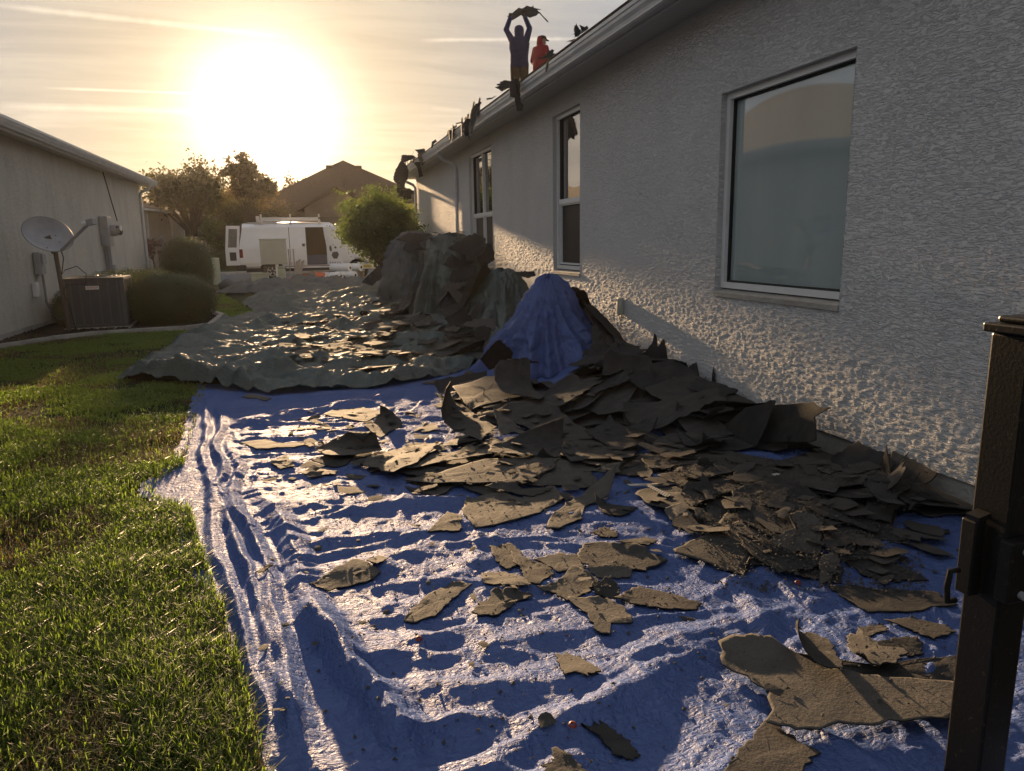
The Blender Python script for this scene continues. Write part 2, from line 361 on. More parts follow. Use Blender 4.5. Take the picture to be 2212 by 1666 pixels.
MB().prism([(2.752, 3.160), (2.790, 3.160), (2.790, 3.1665), (2.752, 3.1665)], 1, -4.6, 21.72).build('gutter_lip', M['white'], house)
MB().prism([(2.715, 3.318), (2.735, 3.306), (2.80, 3.325), (2.80, 3.34), (2.735, 3.331)], 1, -4.6, 21.76).build('drip_edge', M['shingle_tan'], house)
def downspout(xw, sgn, y, gx, gzz, parent, w=.075, zend=.15):
    m = MB(); x0 = xw + sgn * .045
    pts = [(gx, y, gzz), (gx, y, gzz - .07), (gx + (x0 - gx) * .15, y, gzz - .13), (gx + (x0 - gx) * .8, y, gzz - .22), (x0, y, gzz - .30), (x0, y, gzz - .42), (x0, y, 1.6), (x0, y, zend + .1), (x0 + sgn * .06, y, zend)]
    m.tube(pts, w / 2, 10); o = m.build('downspout', M['alu'], parent, smooth=True)
    for zb in (2.4, 1.0): MB().box((xw + min(sgn * .003, sgn * .09), y - .055, zb), (xw + max(sgn * .003, sgn * .09), y + .055, zb + .03)).build('strap', M['alu'], o)
    return o
downspout(XW, -1, 15.3, 2.82, 3.165, house); downspout(XW, -1, 20.9, 2.82, 3.165, house)
def window(h, kind, parent):
    y0, y1, z0, z1 = h; w = empty('window', (XW, (y0 + y1) / 2, z0)); w.parent = parent; w.location = Vector((XW, (y0 + y1) / 2, z0)) - Vector(parent.location)
    d = .10; xi = XW + d
    r = MB(); e = .004
    r.add([(XW - e, y0, z0), (xi, y0, z0), (xi, y0, z1), (XW - e, y0, z1)], [(0, 1, 2, 3)]); r.add([(XW - e, y1, z0), (XW - e, y1, z1), (xi, y1, z1), (xi, y1, z0)], [(0, 1, 2, 3)])
    r.add([(XW - e, y0, z1), (xi, y0, z1), (xi, y1, z1), (XW - e, y1, z1)], [(0, 1, 2, 3)]); r.build('reveal', M['stucco'], w, fixn=False)
    MB().prism([(XW - .012, z0 - .03), (xi, z0 - .03), (xi, z0 + .035), (XW - .012, z0 + .004)], 1, y0 + .001, y1 - .001).build('sill', M['concrete'], w)
    zb = z0 + .036; fw = .045; f = MB()
    def fr(a0, a1, b0, b1, wd, x_in, x_out, mb): # rectangular frame in the plane of the wall
        mb.box((x_out, a0, b0), (x_in, a0 + wd, b1)); mb.box((x_out, a1 - wd, b0), (x_in, a1, b1))
        mb.box((x_out, a0 + wd, b0), (x_in, a1 - wd, b0 + wd)); mb.box((x_out, a0 + wd, b1 - wd), (x_in, a1 - wd, b1))
    fr(y0 + .002, y1 - .002, zb, z1 - .002, fw, xi + .05, xi - .055, f); f.build('frame', M['white'], w)
    g = MB(); fr(y0 + fw, y1 - fw, zb + fw, z1 - fw, .014, xi + .02, xi - .025, g); g.build('gasket', M['rubber'], w)
    a0, a1, b0, b1 = y0 + fw + .014, y1 - fw - .014, zb + fw + .014, z1 - fw - .014
    def pane(p0, p1, q0, q1, mat, bow=0., xo=0.):
        n = 14; yy, zz = np.meshgrid(np.linspace(p0, p1, n), np.linspace(q0, q1, n), indexing='ij')
        u, v = (yy - p0) / (p1 - p0) * 2 - 1, (zz - q0) / (q1 - q0) * 2 - 1
        xx = xi + xo + bow * (1 - u * u) * (1 - v * v)
        npmesh('pane', np.stack([xx, yy, zz], -1).reshape(-1, 3), gridfaces(n, n)[:, ::-1], mat, w, smooth=True)
    if kind == 'fixed':
        pane(a0, a1, b0, b1, M['pale_glass'], .006)
    else:
        zm = b0 + (b1 - b0) * .44; cols = [(a0, a1)] if kind == 'hung' else [(a0, (a0 + a1) / 2 - .02), ((a0 + a1) / 2 + .02, a1)]
        if kind != 'hung': MB().box((xi - .05, (a0 + a1) / 2 - .02, b0), (xi + .04, (a0 + a1) / 2 + .02, b1)).build('mullion', M['white'], w)
        for c0, c1 in cols:
            MB().box((xi - .045, c0, zm - .03), (xi + .03, c1, zm + .03)).build('meeting_rail', M['white'], w)
            pane(c0, c1, zm + .03, b1, M['glass'], .004); pane(c0, c1, b0, zm - .03, M['screen'])
            lf = MB(); fr(c0, c1, b0, zm - .03, .02, xi + .01, xi - .03, lf); lf.build('sash_frame', M['white'], w)
    MB().box((xi + .052, y0 - .01, z0), (xi + .06, y1 + .01, z1)).build('backing', M['rubber'], w)
    return w
window(WIN[0], 'fixed', house); window(WIN[1], 'hung', house); window(WIN[2], 'double', house)
# small fittings on the grey wall
ob = empty('outlet_cover', (XW - .01, 7.1, .62), 'small beige covered outlet low on the grey stucco wall', 'outlet')
MB().bbox((XW - .055, 7.04, .62), (XW + .0, 7.15, .80), .02).build('cover', M['beige_box'], ob, smooth=True)
MB().box((XW - .062, 7.065, .76), (XW - .0555, 7.125, .79)).build('hinge', M['beige_box'], ob)
for (y_, zz, hh, lab) in ((18.6, 1.05, .42, 'grey utility box on the wall behind the draped shrubs'), (19.4, 1.0, .25, 'low pale cable box on the wall beside the leafy bush')):
    u = empty('utility_box', (XW - .06, y_, zz), lab, 'utility box')
    MB().bbox((XW - .16, y_ - .14, zz), (XW - .01, y_ + .14, zz + hh), .012).build('case', M['metal_grey'], u)
    MB().box((XW - .168, y_ - .12, zz + .03), (XW - .161, y_ + .12, zz + hh - .03)).build('lid', M['metal_grey'], u)
    MB().tube([(XW - .05, y_, zz), (XW - .05, y_, .12)], .02, 8).build('conduit', M['pvc'], u, smooth=True)
# ------------------------------------------------------------------ neighbouring house on the left
lh = empty('house', (-10, 10, 0), 'beige stucco house on the left with satellite dish and air conditioner beside it', 'house')
LWIN = [(12.15, 13.05, 1.25, 2.75)]
stucco_sheet('wall', XL, 1, list(np.arange(6, 11, .1)) + list(np.arange(11, 24.6, .033)) + [24.6], list(np.arange(.12, 3.18, .028)) + [3.18], LWIN, .008, M['stucco_l'], lh, 3)
MB().box((-16.5, -4, 0), (XL - .12, 24.58, 3.17)).build('wall_core', M['stucco_l'], lh)
MB().box((XL - .118, 24.55, .12), (XL - .006, 24.6, 3.17)).build('wall_end', M['stucco_l'], lh)
MB().box((XL - .119, -4, .12), (XL - .003, 6.0, 3.17)).build('wall_near', M['stucco_l'], lh)
MB().box((XL - .115, -4, -.1), (XL + .02, 24.62, .119)).build('foundation', M['concrete'], lh)
wl = empty('window', (0, 0, 0)); wl.parent = lh; wl.location = Vector((XL, 12.6, 1.25)) - Vector(lh.location)
MB().box((XL - .11, 12.15, 1.25), (XL - .08, 13.05, 2.75)).build('pane', M['glass'], wl)
fm = MB(); fm.box((XL - .079, 12.15, 1.25), (XL - .04, 12.2, 2.75)); fm.box((XL - .079, 13.0, 1.25), (XL - .04, 13.05, 2.75)); fm.box((XL - .079, 12.2, 1.98), (XL - .04, 13.0, 2.03)); fm.build('frame', M['white'], wl)
LE = -4.08
rl = MB(); rcx = -10.4; rl.prism([(LE + .0, 3.335), (rcx, 3.335 + .42 * (LE - rcx)), (2 * rcx - LE, 3.335), (2 * rcx - LE, 3.30), (rcx, 3.2 + .42 * (LE - rcx)), (LE, 3.30)], 1, -4.6, 25.25)
rl.build('roof', M['shingle'], lh)
MB().prism([(LE + .02, 3.325), (LE + .02, 3.285), (LE + .008, 3.28), (LE - .005, 3.24), (LE - .025, 3.21), (LE - .035, 3.185), (LE - .11, 3.185), (LE - .11, 3.31), (LE, 3.31)], 1, -4.6, 25.22).build('gutter', M['alu'], lh)
MB().prism([(LE - .112, 3.15), (LE - .135, 3.15), (LE - .135, 3.31), (LE - .112, 3.31)], 1, -4.6, 25.2).build('fascia', M['alu'], lh)
MB().box((XL - .1, -4.6, 3.182), (LE - .136, 25.2, 3.2)).build('soffit', M['soffit'], lh)
MB().box((LE - .02, 23.4, 3.19), (LE + .03, 23.43, 3.33)).build('gutter_joint', M['alu'], lh)
downspout(XL, 1, 24.35, LE - .07, 3.19, lh, .085)
MB().tube([(XL + .02, 20.3, 3.17), (XL + .022, 20.9, 2.4), (XL + .02, 21.2, 2.05)], .012, 6).build('cable', M['rubber'], lh)
# electric meter
mt = empty('electric_meter', (XL + .08, 19.6, 1.0), 'grey electric meter box with round glass meter on the beige wall', 'meter')
yc = 19.55
MB().bbox((XL + .012, yc - .2, 1.42), (XL + .2, yc + .2, 2.1), .015).build('case', M['metal_grey'], mt)
mc = MB(); mc.tube([(XL + .2, yc + .02, 1.78), (XL + .33, yc + .02, 1.78)], .13, 20); mc.build('collar', M['metal_grey'], mt, smooth=True)
mc = MB(); mc.tube([(XL + .331, yc + .02, 1.78), (XL + .41, yc + .02, 1.78), (XL + .44, yc + .02, 1.78)], [.115, .115, .08], 20); mc.build('glass_dome', M['glass'], mt, smooth=True)
MB().tube([(XL + .09, yc + .08, 1.42), (XL + .09, yc + .08, .1)], .05, 10).build('conduit', M['pvc'], mt, smooth=True)
MB().tube([(XL + .06, yc - .1, 1.42), (XL + .06, yc - .1, .1)], .025, 8).build('conduit', M['pvc'], mt, smooth=True)
MB().bbox((XL + .02, yc + .25, .62), (XL + .14, yc + .45, .98), .012).build('junction_box', M['metal_grey'], mt)
dc = empty('disconnect_box', (XL + .06, 14.85, .7), 'small grey electrical disconnect box left of the dish mast', 'electrical box'); yd = 14.75
MB().bbox((XL + .012, yd - .12, .95), (XL + .13, yd + .12, 1.33), .012).build('case', M['metal_grey'], dc)
MB().bbox((XL + .1305, yd - .09, 1.12), (XL + .16, yd + .1, 1.31), .01).build('lid', M['metal_grey'], dc)
MB().tube([(XL + .07, yd + .08, .95), (XL + .07, yd + .1, .45), (XL + .15, yd + .2, .16), (XL + .5, yd + .15, .1)], .022, 8).build('whip_conduit', M['pvc'], dc, smooth=True)
jb = empty('junction_box', (XL + .05, 14.4, .5), 'small white box on the beige wall below the grey disconnect box', 'electrical box')
MB().bbox((XL + .012, 14.38, .58), (XL + .09, 14.52, .82), .01).build('case', M['white'], jb); MB().box((XL + .0905, 14.4, .60), (XL + .096, 14.5, .80)).build('lid', M['white'], jb)
# ------------------------------------------------------------------ far houses
def far_house2():
    h = empty('house', (-9, 48, .4), 'tan house across the street behind the left-hand house corner', 'house')
    A, B = np.array([-8.25, 42.0]), np.array([-6.35, 54.0]); d = B - A; L = np.linalg.norm(d); d /= L; n = np.array([d[1], -d[0]]) # n points to the right
    def P(s, o, z): return (*(A + d * s + n * o), z)
    def bx(s0, s1, o0, o1, z0, z1): m = MB(); m.add([P(s, o, z) for z in (z0, z1) for s, o in ((s0, o0), (s1, o0), (s1, o1), (s0, o1))], [(3, 2, 1, 0), (4, 5, 6, 7), (0, 1, 5, 4), (1, 2, 6, 5), (2, 3, 7, 6), (3, 0, 4, 7)]); return m
    bx(-4, L, -8, 0, 0, 3.3).build('wall', M['stucco_far'], h)
    r = MB(); zE = 3.38; zR = 5.2
    v = [P(-4.6, .45, zE), P(L + .5, .45, zE), P(L + .5, -8.4, zE), P(-4.6, -8.4, zE), P(-.5, -4, zR), P(L - 3.6, -4, zR)]
    r.add(v, [(0, 1, 5, 4), (1, 2, 5), (2, 3, 4, 5), (3, 0, 4)]); r.add([(x, y, z - .1) for x, y, z in v[:4]] , [(0, 1, 2, 3)])
    ro = r.build('roof', M['shingle_tan'], h, fixn=False)
    bx(5.4, 5.6, -2.2, -2.0, 4.2, 4.75).build('vent_pipe', M['metal_grey'], ro)
    bx(-4.6, L + .5, .36, .48, zE - .13, zE - .02).build('gutter', M['alu'], h)
    for s in (2.2, 6.0):
        bx(s, s + .1, .01, .1, .2, 3.25).build('downspout', M['alu'], h)
    for s0, s1, z0, z1 in ((8.4, 9.5, 1.1, 2.7), (9.9, 11.3, 1.1, 2.75), (-.5, .6, .9, 2.6)):
        w = bx(s0, s1, .01, .05, z0, z1).build('window', M['white'], h); bx(s0 + .09, s1 - .09, .051, .06, z0 + .09, (z0 + z1) / 2 - .03).build('pane', M['glass'], w); bx(s0 + .09, s1 - .09, .051, .06, (z0 + z1) / 2 + .03, z1 - .09).build('pane', M['glass'], w)
    bx(3.8, 4.2, .01, .2, 1.3, 2.0).build('meter_box', M['metal_grey'], h)
    bx(3.95, 4.05, .02, .1, .1, 1.3).build('conduit', M['pvc'], h)
far_house2()
def far_house_c():
    h = empty('house', (3.1, 54, .55), 'dark backlit house with peaked roof and garage beyond the white van', 'house')
    y0 = 48.0; xc = 3.15; zb = .45
    MB().box((xc - 6.2, y0 + 2.2, zb), (xc + 6.6, y0 + 15, 3.35)).build('wall', M['stucco_shaded'], h)
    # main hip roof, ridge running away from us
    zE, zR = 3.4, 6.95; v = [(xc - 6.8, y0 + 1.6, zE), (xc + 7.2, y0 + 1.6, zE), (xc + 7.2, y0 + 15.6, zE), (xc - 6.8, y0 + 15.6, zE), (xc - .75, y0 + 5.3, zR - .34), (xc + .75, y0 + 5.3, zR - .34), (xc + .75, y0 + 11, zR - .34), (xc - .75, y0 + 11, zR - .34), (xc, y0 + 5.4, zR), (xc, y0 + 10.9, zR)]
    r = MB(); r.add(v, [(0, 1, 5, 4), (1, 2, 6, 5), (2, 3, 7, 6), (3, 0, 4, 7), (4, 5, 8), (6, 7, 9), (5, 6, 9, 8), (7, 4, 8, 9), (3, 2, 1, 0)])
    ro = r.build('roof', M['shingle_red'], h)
    for s in (-1, 1): MB().bbox((xc + s * .98 - .2, y0 + 4.7, zR - .62), (xc + s * .98 + .2, y0 + 5.2, zR - .40), .03).build('ridge_vent', M['shingle_red'], ro)
    # garage wing with its own gable, towards the street
    gx0, gx1 = .35, 4.6; gm = (gx0 + gx1) / 2 - .1
    MB().prism([(gx0, zb), (gx1, zb), (gx1, 3.55), (gm, 4.7), (gx0, 3.55)], 1, y0 + .4, y0 + 2.18).build('garage_wing', M['stucco_shaded'], h)
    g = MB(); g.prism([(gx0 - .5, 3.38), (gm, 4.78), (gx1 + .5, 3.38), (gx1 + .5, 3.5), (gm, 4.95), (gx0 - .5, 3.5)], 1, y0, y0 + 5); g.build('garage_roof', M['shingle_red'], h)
    go = MB(); go.box((1.0, y0 + .30, zb + .15), (3.75, y0 + .395, 3.0)); gd = go.build('garage_door', material('garage_door_brown', (.06, .045, .035), .6), h)
    for i in range(4): MB().box((1.03, y0 + .26, zb + .2 + i * .58), (3.72, y0 + .299, zb + .2 + i * .58 + .53)).build('panel', material('garage_panel', (.075, .055, .042), .6), gd)
    ar = MB(); nA = 14; pts = [(1.0 + 2.75 * i / nA, 3.02 + .42 * math.sin(math.pi * i / nA)) for i in range(nA + 1)]
    ar.prism(pts + [(3.75, 3.01), (1.0, 3.01)], 1, y0 + .22, y0 + .398); ar.build('arch_trim', M['stucco_shaded'], h)
    for x0, x1 in ((-1.7, -.9), (-3.8, -2.7), (5.9, 7.0)):
        w = MB().box((x0, y0 + 2.10, 1.3), (x1, y0 + 2.195, 2.9)).build('window', M['white'], h); MB().box((x0 + .08, y0 + 2.05, 1.38), (x1 - .08, y0 + 2.098, 2.82)).build('pane', M['glass'], w)
    MB().box((-.95, y0 + 2.1, zb), (-.02, y0 + 2.19, 2.75)).build('door', material('front_door', (.16, .14, .12), .5), h)
far_house_c()
def far_house3():
    h = empty('house', (-5.5, 70, .8), 'far dark house with hip roof behind the trees', 'house')
    MB().box((-9.5, 64, .7), (.8, 74, 3.6)).build('wall', M['stucco_far'], h)
    r = MB(); v = [(-10.1, 63.4, 3.5), (1.4, 63.4, 3.5), (1.4, 74.6, 3.5), (-10.1, 74.6, 3.5), (-5.2, 68.5, 6.0), (-3.6, 68.5, 6.0)]
    r.add(v, [(0, 1, 5, 4), (1, 2, 5), (2, 3, 4, 5), (3, 0, 4), (3, 2, 1, 0)]); r.build('roof', M['shingle'], h)
far_house3()
# ------------------------------------------------------------------ tarpaulins
def tarp_mat(name, c0, c1, rough, sheen):
    def f(q, p, co, t):
        big = q.mapr(q.noise(co, 2.2, 5, .6), .3, .7)
        t.links.new(q.mix(big, c0, c1), p.inputs['Base Color'])
        t.links.new(q.mapr(q.noise(co, 9, 5, .6), .3, .7, rough - .07, rough + .10), p.inputs['Roughness'])
        vo = q.n('ShaderNodeTexVoronoi', {'Vector': q.v('ADD', co, q.v('MULTIPLY', q.n('ShaderNodeTexNoise', {'Vector': co, 'Scale': 14., 'Detail': 3.}).outputs[1], (.06, .06, .06)).outputs[0]).outputs[0], 'Scale': 26.}, feature='DISTANCE_TO_EDGE').outputs[0]
        h = q.m('ADD', q.m('MULTIPLY', q.mapr(vo, 0., .25), .35), q.m('ADD', q.m('MULTIPLY', q.noise(co, 26, 4, .58, 1.8), 1.3), q.m('MULTIPLY', q.noise(q.n('ShaderNodeMapping', {0: co, 2: (0, 0, .5), 3: (1, 3.0, 1)}).outputs[0], 15, 4, .6, 2.2), 1.3)))
        t.links.new(q.n('ShaderNodeBump', {'Height': h, 'Strength': .85, 'Distance': .009}).outputs[0], p.inputs['Normal'])
    return material(name, c0, rough, .0, f)
M['blue_tarp'] = tarp_mat('blue_tarpaulin', (.060, .105, .285), (.085, .140, .35), .40, .0)
M['green_tarp'] = tarp_mat('green_tarpaulin', (.028, .047, .040), (.048, .072, .062), .39, .0)
M['dark_tarp'] = tarp_mat('dark_tarpaulin', (.022, .028, .026), (.040, .047, .044), .44, .0)
for nm in ('blue_tarp', 'green_tarp', 'dark_tarp'):   # thin woven sheet lets some light through
    t = M[nm].node_tree; p = t.nodes['Principled BSDF']; tr = t.nodes.new('ShaderNodeBsdfTranslucent'); ms = t.nodes.new('ShaderNodeMixShader')
    tr.inputs[0].default_value = {'blue_tarp': (.05, .11, .45, 1), 'green_tarp': (.05, .09, .05, 1), 'dark_tarp': (.02, .03, .02, 1)}[nm]; ms.inputs[0].default_value = .12
    t.links.new(p.outputs[0], ms.inputs[1]); t.links.new(tr.outputs[0], ms.inputs[2])
    gl_ = t.nodes.new('ShaderNodeBsdfGlossy'); gl_.inputs[0].default_value = {'blue_tarp': (.040, .040, .042, 1), 'green_tarp': (.10, .10, .10, 1), 'dark_tarp': (.10, .10, .10, 1)}[nm]; ad = t.nodes.new('ShaderNodeAddShader')   # soft sheen of worn polyethylene
    t.links.new(p.inputs['Roughness'].links[0].from_socket, gl_.inputs['Roughness']); t.links.new(p.inputs['Normal'].links[0].from_socket, gl_.inputs['Normal'])
    t.links.new(ms.outputs[0], ad.inputs[0]); t.links.new(gl_.outputs[0], ad.inputs[1]); t.links.new(ad.outputs[0], t.nodes['Material Output'].inputs[0])
def pile(x, y):
    a = .26 * sstep(1.9, 3.0, x) * sstep(4.2, 5.7, y) * (1 - sstep(8.8, 10.0, y))
    c = .20 * sstep(1.0, 2.6, x) * sstep(8.2, 9.6, y) * (1 - sstep(15.5, 17.5, y))
    return a + c
def tent(d, w): return np.maximum(0, 1 - d / w) ** 1.25
def gp(*pp): return [G(*p)[:2] for p in pp]
EDY = [.6, 1.91, 2.28, 2.84, 3.47, 4.07, 4.40, 4.62, 4.95, 5.09, 6.5, 7.9, 9]
EDX = [-.05, -.27, -.34, -.46, -.61, -.74, -.98, -1.00, -.90, -.90, -1.0, -1.09, -1.1]
def xleft(y): return np.interp(y, EDY, EDX) + .05 * (fbm(y * 5, y * 0 + 3.3, 2, 4) - .5) + .03 * (vn(y * 26, y * 0 + 1.2, 5) - .5)
FOLDS = [  # pixel polylines on the ground, height, half width
    (gp((455, 850), (440, 1000), (470, 1200), (530, 1420), (590, 1640)), .055, .050), (gp((470, 860), (475, 1040), (515, 1230), (580, 1440), (640, 1650)), .065, .055), (gp((500, 960), (510, 1080), (560, 1250), (620, 1450), (690, 1660)), .070, .060),
    (gp((560, 1060), (645, 1210), (640, 1300), (740, 1480), (850, 1640)), .060, .10), (gp((640, 1330), (760, 1480), (830, 1540), (910, 1666)), .085, .10),
    (gp((690, 1390), (900, 1440), (1130, 1400), (1340, 1330)), .050, .14), (gp((820, 1520), (1050, 1500), (1330, 1480), (1560, 1370)), .060, .16),
    (gp((760, 1600), (1000, 1580), (1280, 1560), (1480, 1500)), .055, .13), (gp((1480, 1080), (1490, 1180), (1620, 1290), (1660, 1400)), .055, .08),
    (gp((1600, 1190), (1700, 1280), (1790, 1340)), .055, .08), (gp((480, 930), (700, 890), (900, 850), (1060, 785)), .085, .20),
    (gp((560, 960), (800, 930), (960, 905)), .045, .15), (gp((560, 1110), (800, 1080), (1000, 1090)), .040, .16), (gp((700, 1180), (900, 1160), (1050, 1130)), .040, .13),
    (gp((600, 1010), (760, 990), (900, 975)), .040, .12), (gp((900, 1290), (1000, 1240), (1040, 1200)), .045, .09), (gp((700, 1250), (860, 1230)), .04, .1), (gp((1690, 960), (1730, 1000)), .05, .1),
    (gp((1200, 930), (1290, 900), (1340, 915)), .07, .10), (gp((1880, 1230), (1990, 1130), (2080, 1080)), .05, .12)]
CR = np.random.default_rng(42); CREASE = []
def flow(x, y): return float(2.6 * (fbm(np.array([x * .55]), np.array([y * .55]), 6, 2)[0] - .5))
for k_ in range(900):   # wrinkles follow the pull of the sheet, so neighbours run the same way
    cy_ = 1.0 + 7.2 * CR.random() ** 1.5; cx_ = float(np.interp(cy_, EDY, EDX)) + .15 + (3.6 * CR.random()); th_ = flow(cx_, cy_) + CR.normal() * .16; L_ = .07 + .50 * CR.random() ** 2.2 + .05 * cy_ * CR.random()
    CREASE.append((cx_, cy_, math.cos(th_), math.sin(th_), L_, .005 + .026 * CR.random() ** 2.4, .014 + .05 * CR.random() ** 1.5))
for k_ in range(170):   # sharper folds running down the view
    cy_ = 1.0 + 6 * CR.random() ** 1.5; cx_ = float(np.interp(cy_, EDY, EDX)) + .1 + (3.4 * CR.random()); th_ = 1.57 + flow(cx_, cy_) * .5 + CR.normal() * .25; L_ = .12 + .5 * CR.random() ** 2
    CREASE.append((cx_, cy_, math.cos(th_), math.sin(th_), L_, .006 + .018 * CR.random() ** 2, .012 + .03 * CR.random()))
def creases(x, y, CREASE=CREASE):
    sh = x.shape; x = x.ravel(); y = y.ravel(); z = np.zeros(x.shape); o = np.argsort(y); xo, yo = x[o], y[o]
    wx = xo + .035 * (fbm(xo * 6, yo * 6, 1, 2) - .5); wy = yo + .05 * (fbm(xo * 5 + 9, yo * 5, 2, 2) - .5); zo = np.zeros(x.shape)
    for cx_, cy_, c_, s_, L_, h_, w_ in CREASE:
        r_ = L_ * abs(s_) + w_ * 2 + .03; a, b2 = np.searchsorted(yo, cy_ - r_), np.searchsorted(yo, cy_ + r_)
        dx, dy = wx[a:b2] - cx_, wy[a:b2] - cy_; t = (dx * c_ + dy * s_) / L_; n_ = -dx * s_ + dy * c_
        p_ = np.where(n_ > 0, 1 - n_ / w_, 1 + n_ / (w_ * 1.9)); zo[a:b2] += h_ * np.clip(p_, 0, 1) * np.clip(1.25 - np.abs(t) * 1.25, 0, 1)
    z[o] = zo; return z.reshape(sh)
def ht_blue(x, y):
    z = .016 + pile(x, y)
    amp = .4 + 1.1 * fbm(x * 1.1, y * 1.1, 5, 2); cal = .06 + .94 * sstep(.20, .48, x - np.interp(y, EDY, EDX))
    z = z + amp * cal * (.010 * crumple(x, y * 1.5, .42, 0) + .006 * crumple(x * .6, y * 1.4, .17, 2)) + amp * (.35 + .65 * cal) * (.0065 * crumple(x, y * 1.2, .075, 4) + .0035 * crumple(x, y, .036, 1)) + .52 * cal * creases(x, y)
    rid = 1 - np.abs(2 * fbm(x * 1.2 + 3, y * 3.3 + .9 * x, 6, 3) - 1); z = z + .008 * cal * np.clip((rid - .82) / .18, 0, 1)
    for i_, (P, h, w) in enumerate(FOLDS):
        d, t, s = polydist(x + .11 * (fbm(x * 1.7 + i_, y * 1.9, 1, 3) - .5), y + .05 * (fbm(x * 3 + 9, y * 3, 2) - .5), P)
        z = z + (.62 if i_ < 5 else .36) * (.45 + 1.1 * fbm(t * 6 + i_, t * 0 + 2.7, 3, 2)) * h * np.maximum(0, 1 - d / np.where(s > 0, w, w * .7)) * np.clip(np.minimum(t, 1 - t) * 7 + .2, 0, 1)
    return np.maximum(z, .005 + pile(x, y) * .9)
nu, nv = 430, 500
u, v = np.meshgrid(np.linspace(0, 1, nu), np.linspace(0, 1, nv), indexing='ij')
y = .9 + 7.1 * v ** 1.45
xr = np.interp(y, [.9, 1.5, 2.6, 3.2, 9], [2.6, 2.8, 3.05, 3.12, 3.14]); xl_ = xleft(y); x = xl_ + (xr - xl_) * u
y = y + .35 * v ** 3 * (np.interp(x, [-1.1, .3, .95, 1.9, 3.1], [-.15, -.9, -1.1, .2, .6]) + .2 * (fbm(x * 3, x * 0 + 2, 1) - .5))
z = ht_blue(x, y); ed = np.minimum(1, (x - xl_) / .05); z = .012 + (z - .012) * (.25 + .75 * ed) + .02 * (1 - ed) * (vn(y * 16, y * 0, 2))
bt = empty('blue_tarp', (1.0, 4.5, 0), 'big crumpled blue plastic tarp spread over the lawn along the house', 'tarp')
npmesh('sheet', np.stack([x, y, z], -1).reshape(-1, 3), gridfaces(nu, nv), M['blue_tarp'], bt, smooth=True)
# green tarp
FX = [-2.1, -1.98, -1.2, -.7, -.35, .1, .6, 1.2, 1.9, 2.6, 3.2]; FY = [8.9, 8.58, 7.9, 7.35, 7.02, 7.12, 7.05, 7.3, 7.9, 8.4, 8.5]
def yfront(x): return np.interp(x, FX, FY) + .10 * (fbm(x * 3, x * 0 + 7, 3, 3) - .5)
GCR = []
for k_ in range(850):
    cy_ = 7.2 + 9 * CR.random(); cx_ = -1.9 + 4.6 * CR.random(); th_ = CR.normal() * .28 + .12; L_ = .2 + 1.3 * CR.random() ** 2
    GCR.append((cx_, cy_, math.cos(th_), math.sin(th_), L_, .012 + .045 * CR.random() ** 2, .028 + .07 * CR.random()))
def ht_green(x, y):
    z = .03 + pile(x, y); t = y - yfront(x)
    A = np.interp(x, [-2, -1.6, -1.1, -.6, -.35, -.1, .2, .6, 1.0, 1.5, 2.2], [.05, .13, .19, .16, .06, .19, .07, .11, .12, .06, .04])
    z = z + A * (.7 + .9 * (crumple(x, y, .25, 2))) * sstep(-.02, .13, t) * (1 - sstep(.13, .7, t)) ** 1.3
    rid = 1 - np.abs(2 * fbm(x * .55 + 3, y * 1.7 + .25 * x, 6, 3) - 1); z = z + .08 * np.clip((rid - .72) / .28, 0, 1) * sstep(.2, .6, t)
    rid = 1 - np.abs(2 * fbm(x * 1.3 + 13, y * 3.4 + .5 * x, 2, 3) - 1); z = z + .04 * np.clip((rid - .75) / .25, 0, 1)
    return z + .03 * (crumple(x, y * 1.3, .5, 1) + .1) + .035 * crumple(x, y * 1.2, .18, 3) + .02 * crumple(x, y, .08, 5) + creases(x, y, GCR)
nu, nv = 250, 330; u, v = np.meshgrid(np.linspace(0, 1, nu), np.linspace(0, 1, nv), indexing='ij')
xl_ = np.interp(v, [0, .25, .62, .85, 1], [-2.0, -1.97, -1.75, -1.1, -.75]) + .06 * (fbm(v * 20, v * 0, 1) - .5)
x = xl_ + (3.14 - xl_) * u; y = yfront(x); y = y + (16.2 - y) * v ** 1.15; z = np.maximum(ht_green(x, y), .035 + pile(x, y))
ed = np.clip((x - xl_) / .15, 0, 1); z = .012 + (z - .012) * (.15 + .85 * ed)
gt = empty('green_tarp', (.6, 11.5, 0), 'dark green plastic tarp with raised lip overlapping the blue tarp', 'tarp')
npmesh('sheet', np.stack([x, y, z], -1).reshape(-1, 3), gridfaces(nu, nv), M['green_tarp'], gt, smooth=True)
FCR = []
for k_ in range(260):
    th_ = .25 + CR.normal() * .3; FCR.append((-2.4 + 5.4 * CR.random(), 15 + 11 * CR.random(), math.cos(th_), math.sin(th_), .4 + 1.4 * CR.random() ** 2, .04 + .10 * CR.random() ** 2, .08 + .16 * CR.random()))
def ht_far(x, y, s):
    rid = 1 - np.abs(2 * fbm(x * .5 + 3 + s, y * 1.1 + .3 * x, 6 + s, 3) - 1); z = .03 + .10 * sstep(.66, 1.0, rid)
    rid = 1 - np.abs(2 * fbm(x * 1.1 + s, y * 2.4 + .6 * x, 2 + s, 3) - 1); z = z + .06 * sstep(.7, 1.0, rid)
    return z + .07 * crumple(x, y, .45, s) + .05 * crumple(x, y * 1.3, .2, s + 1) + creases(x, y, FCR) + pile(x, y)
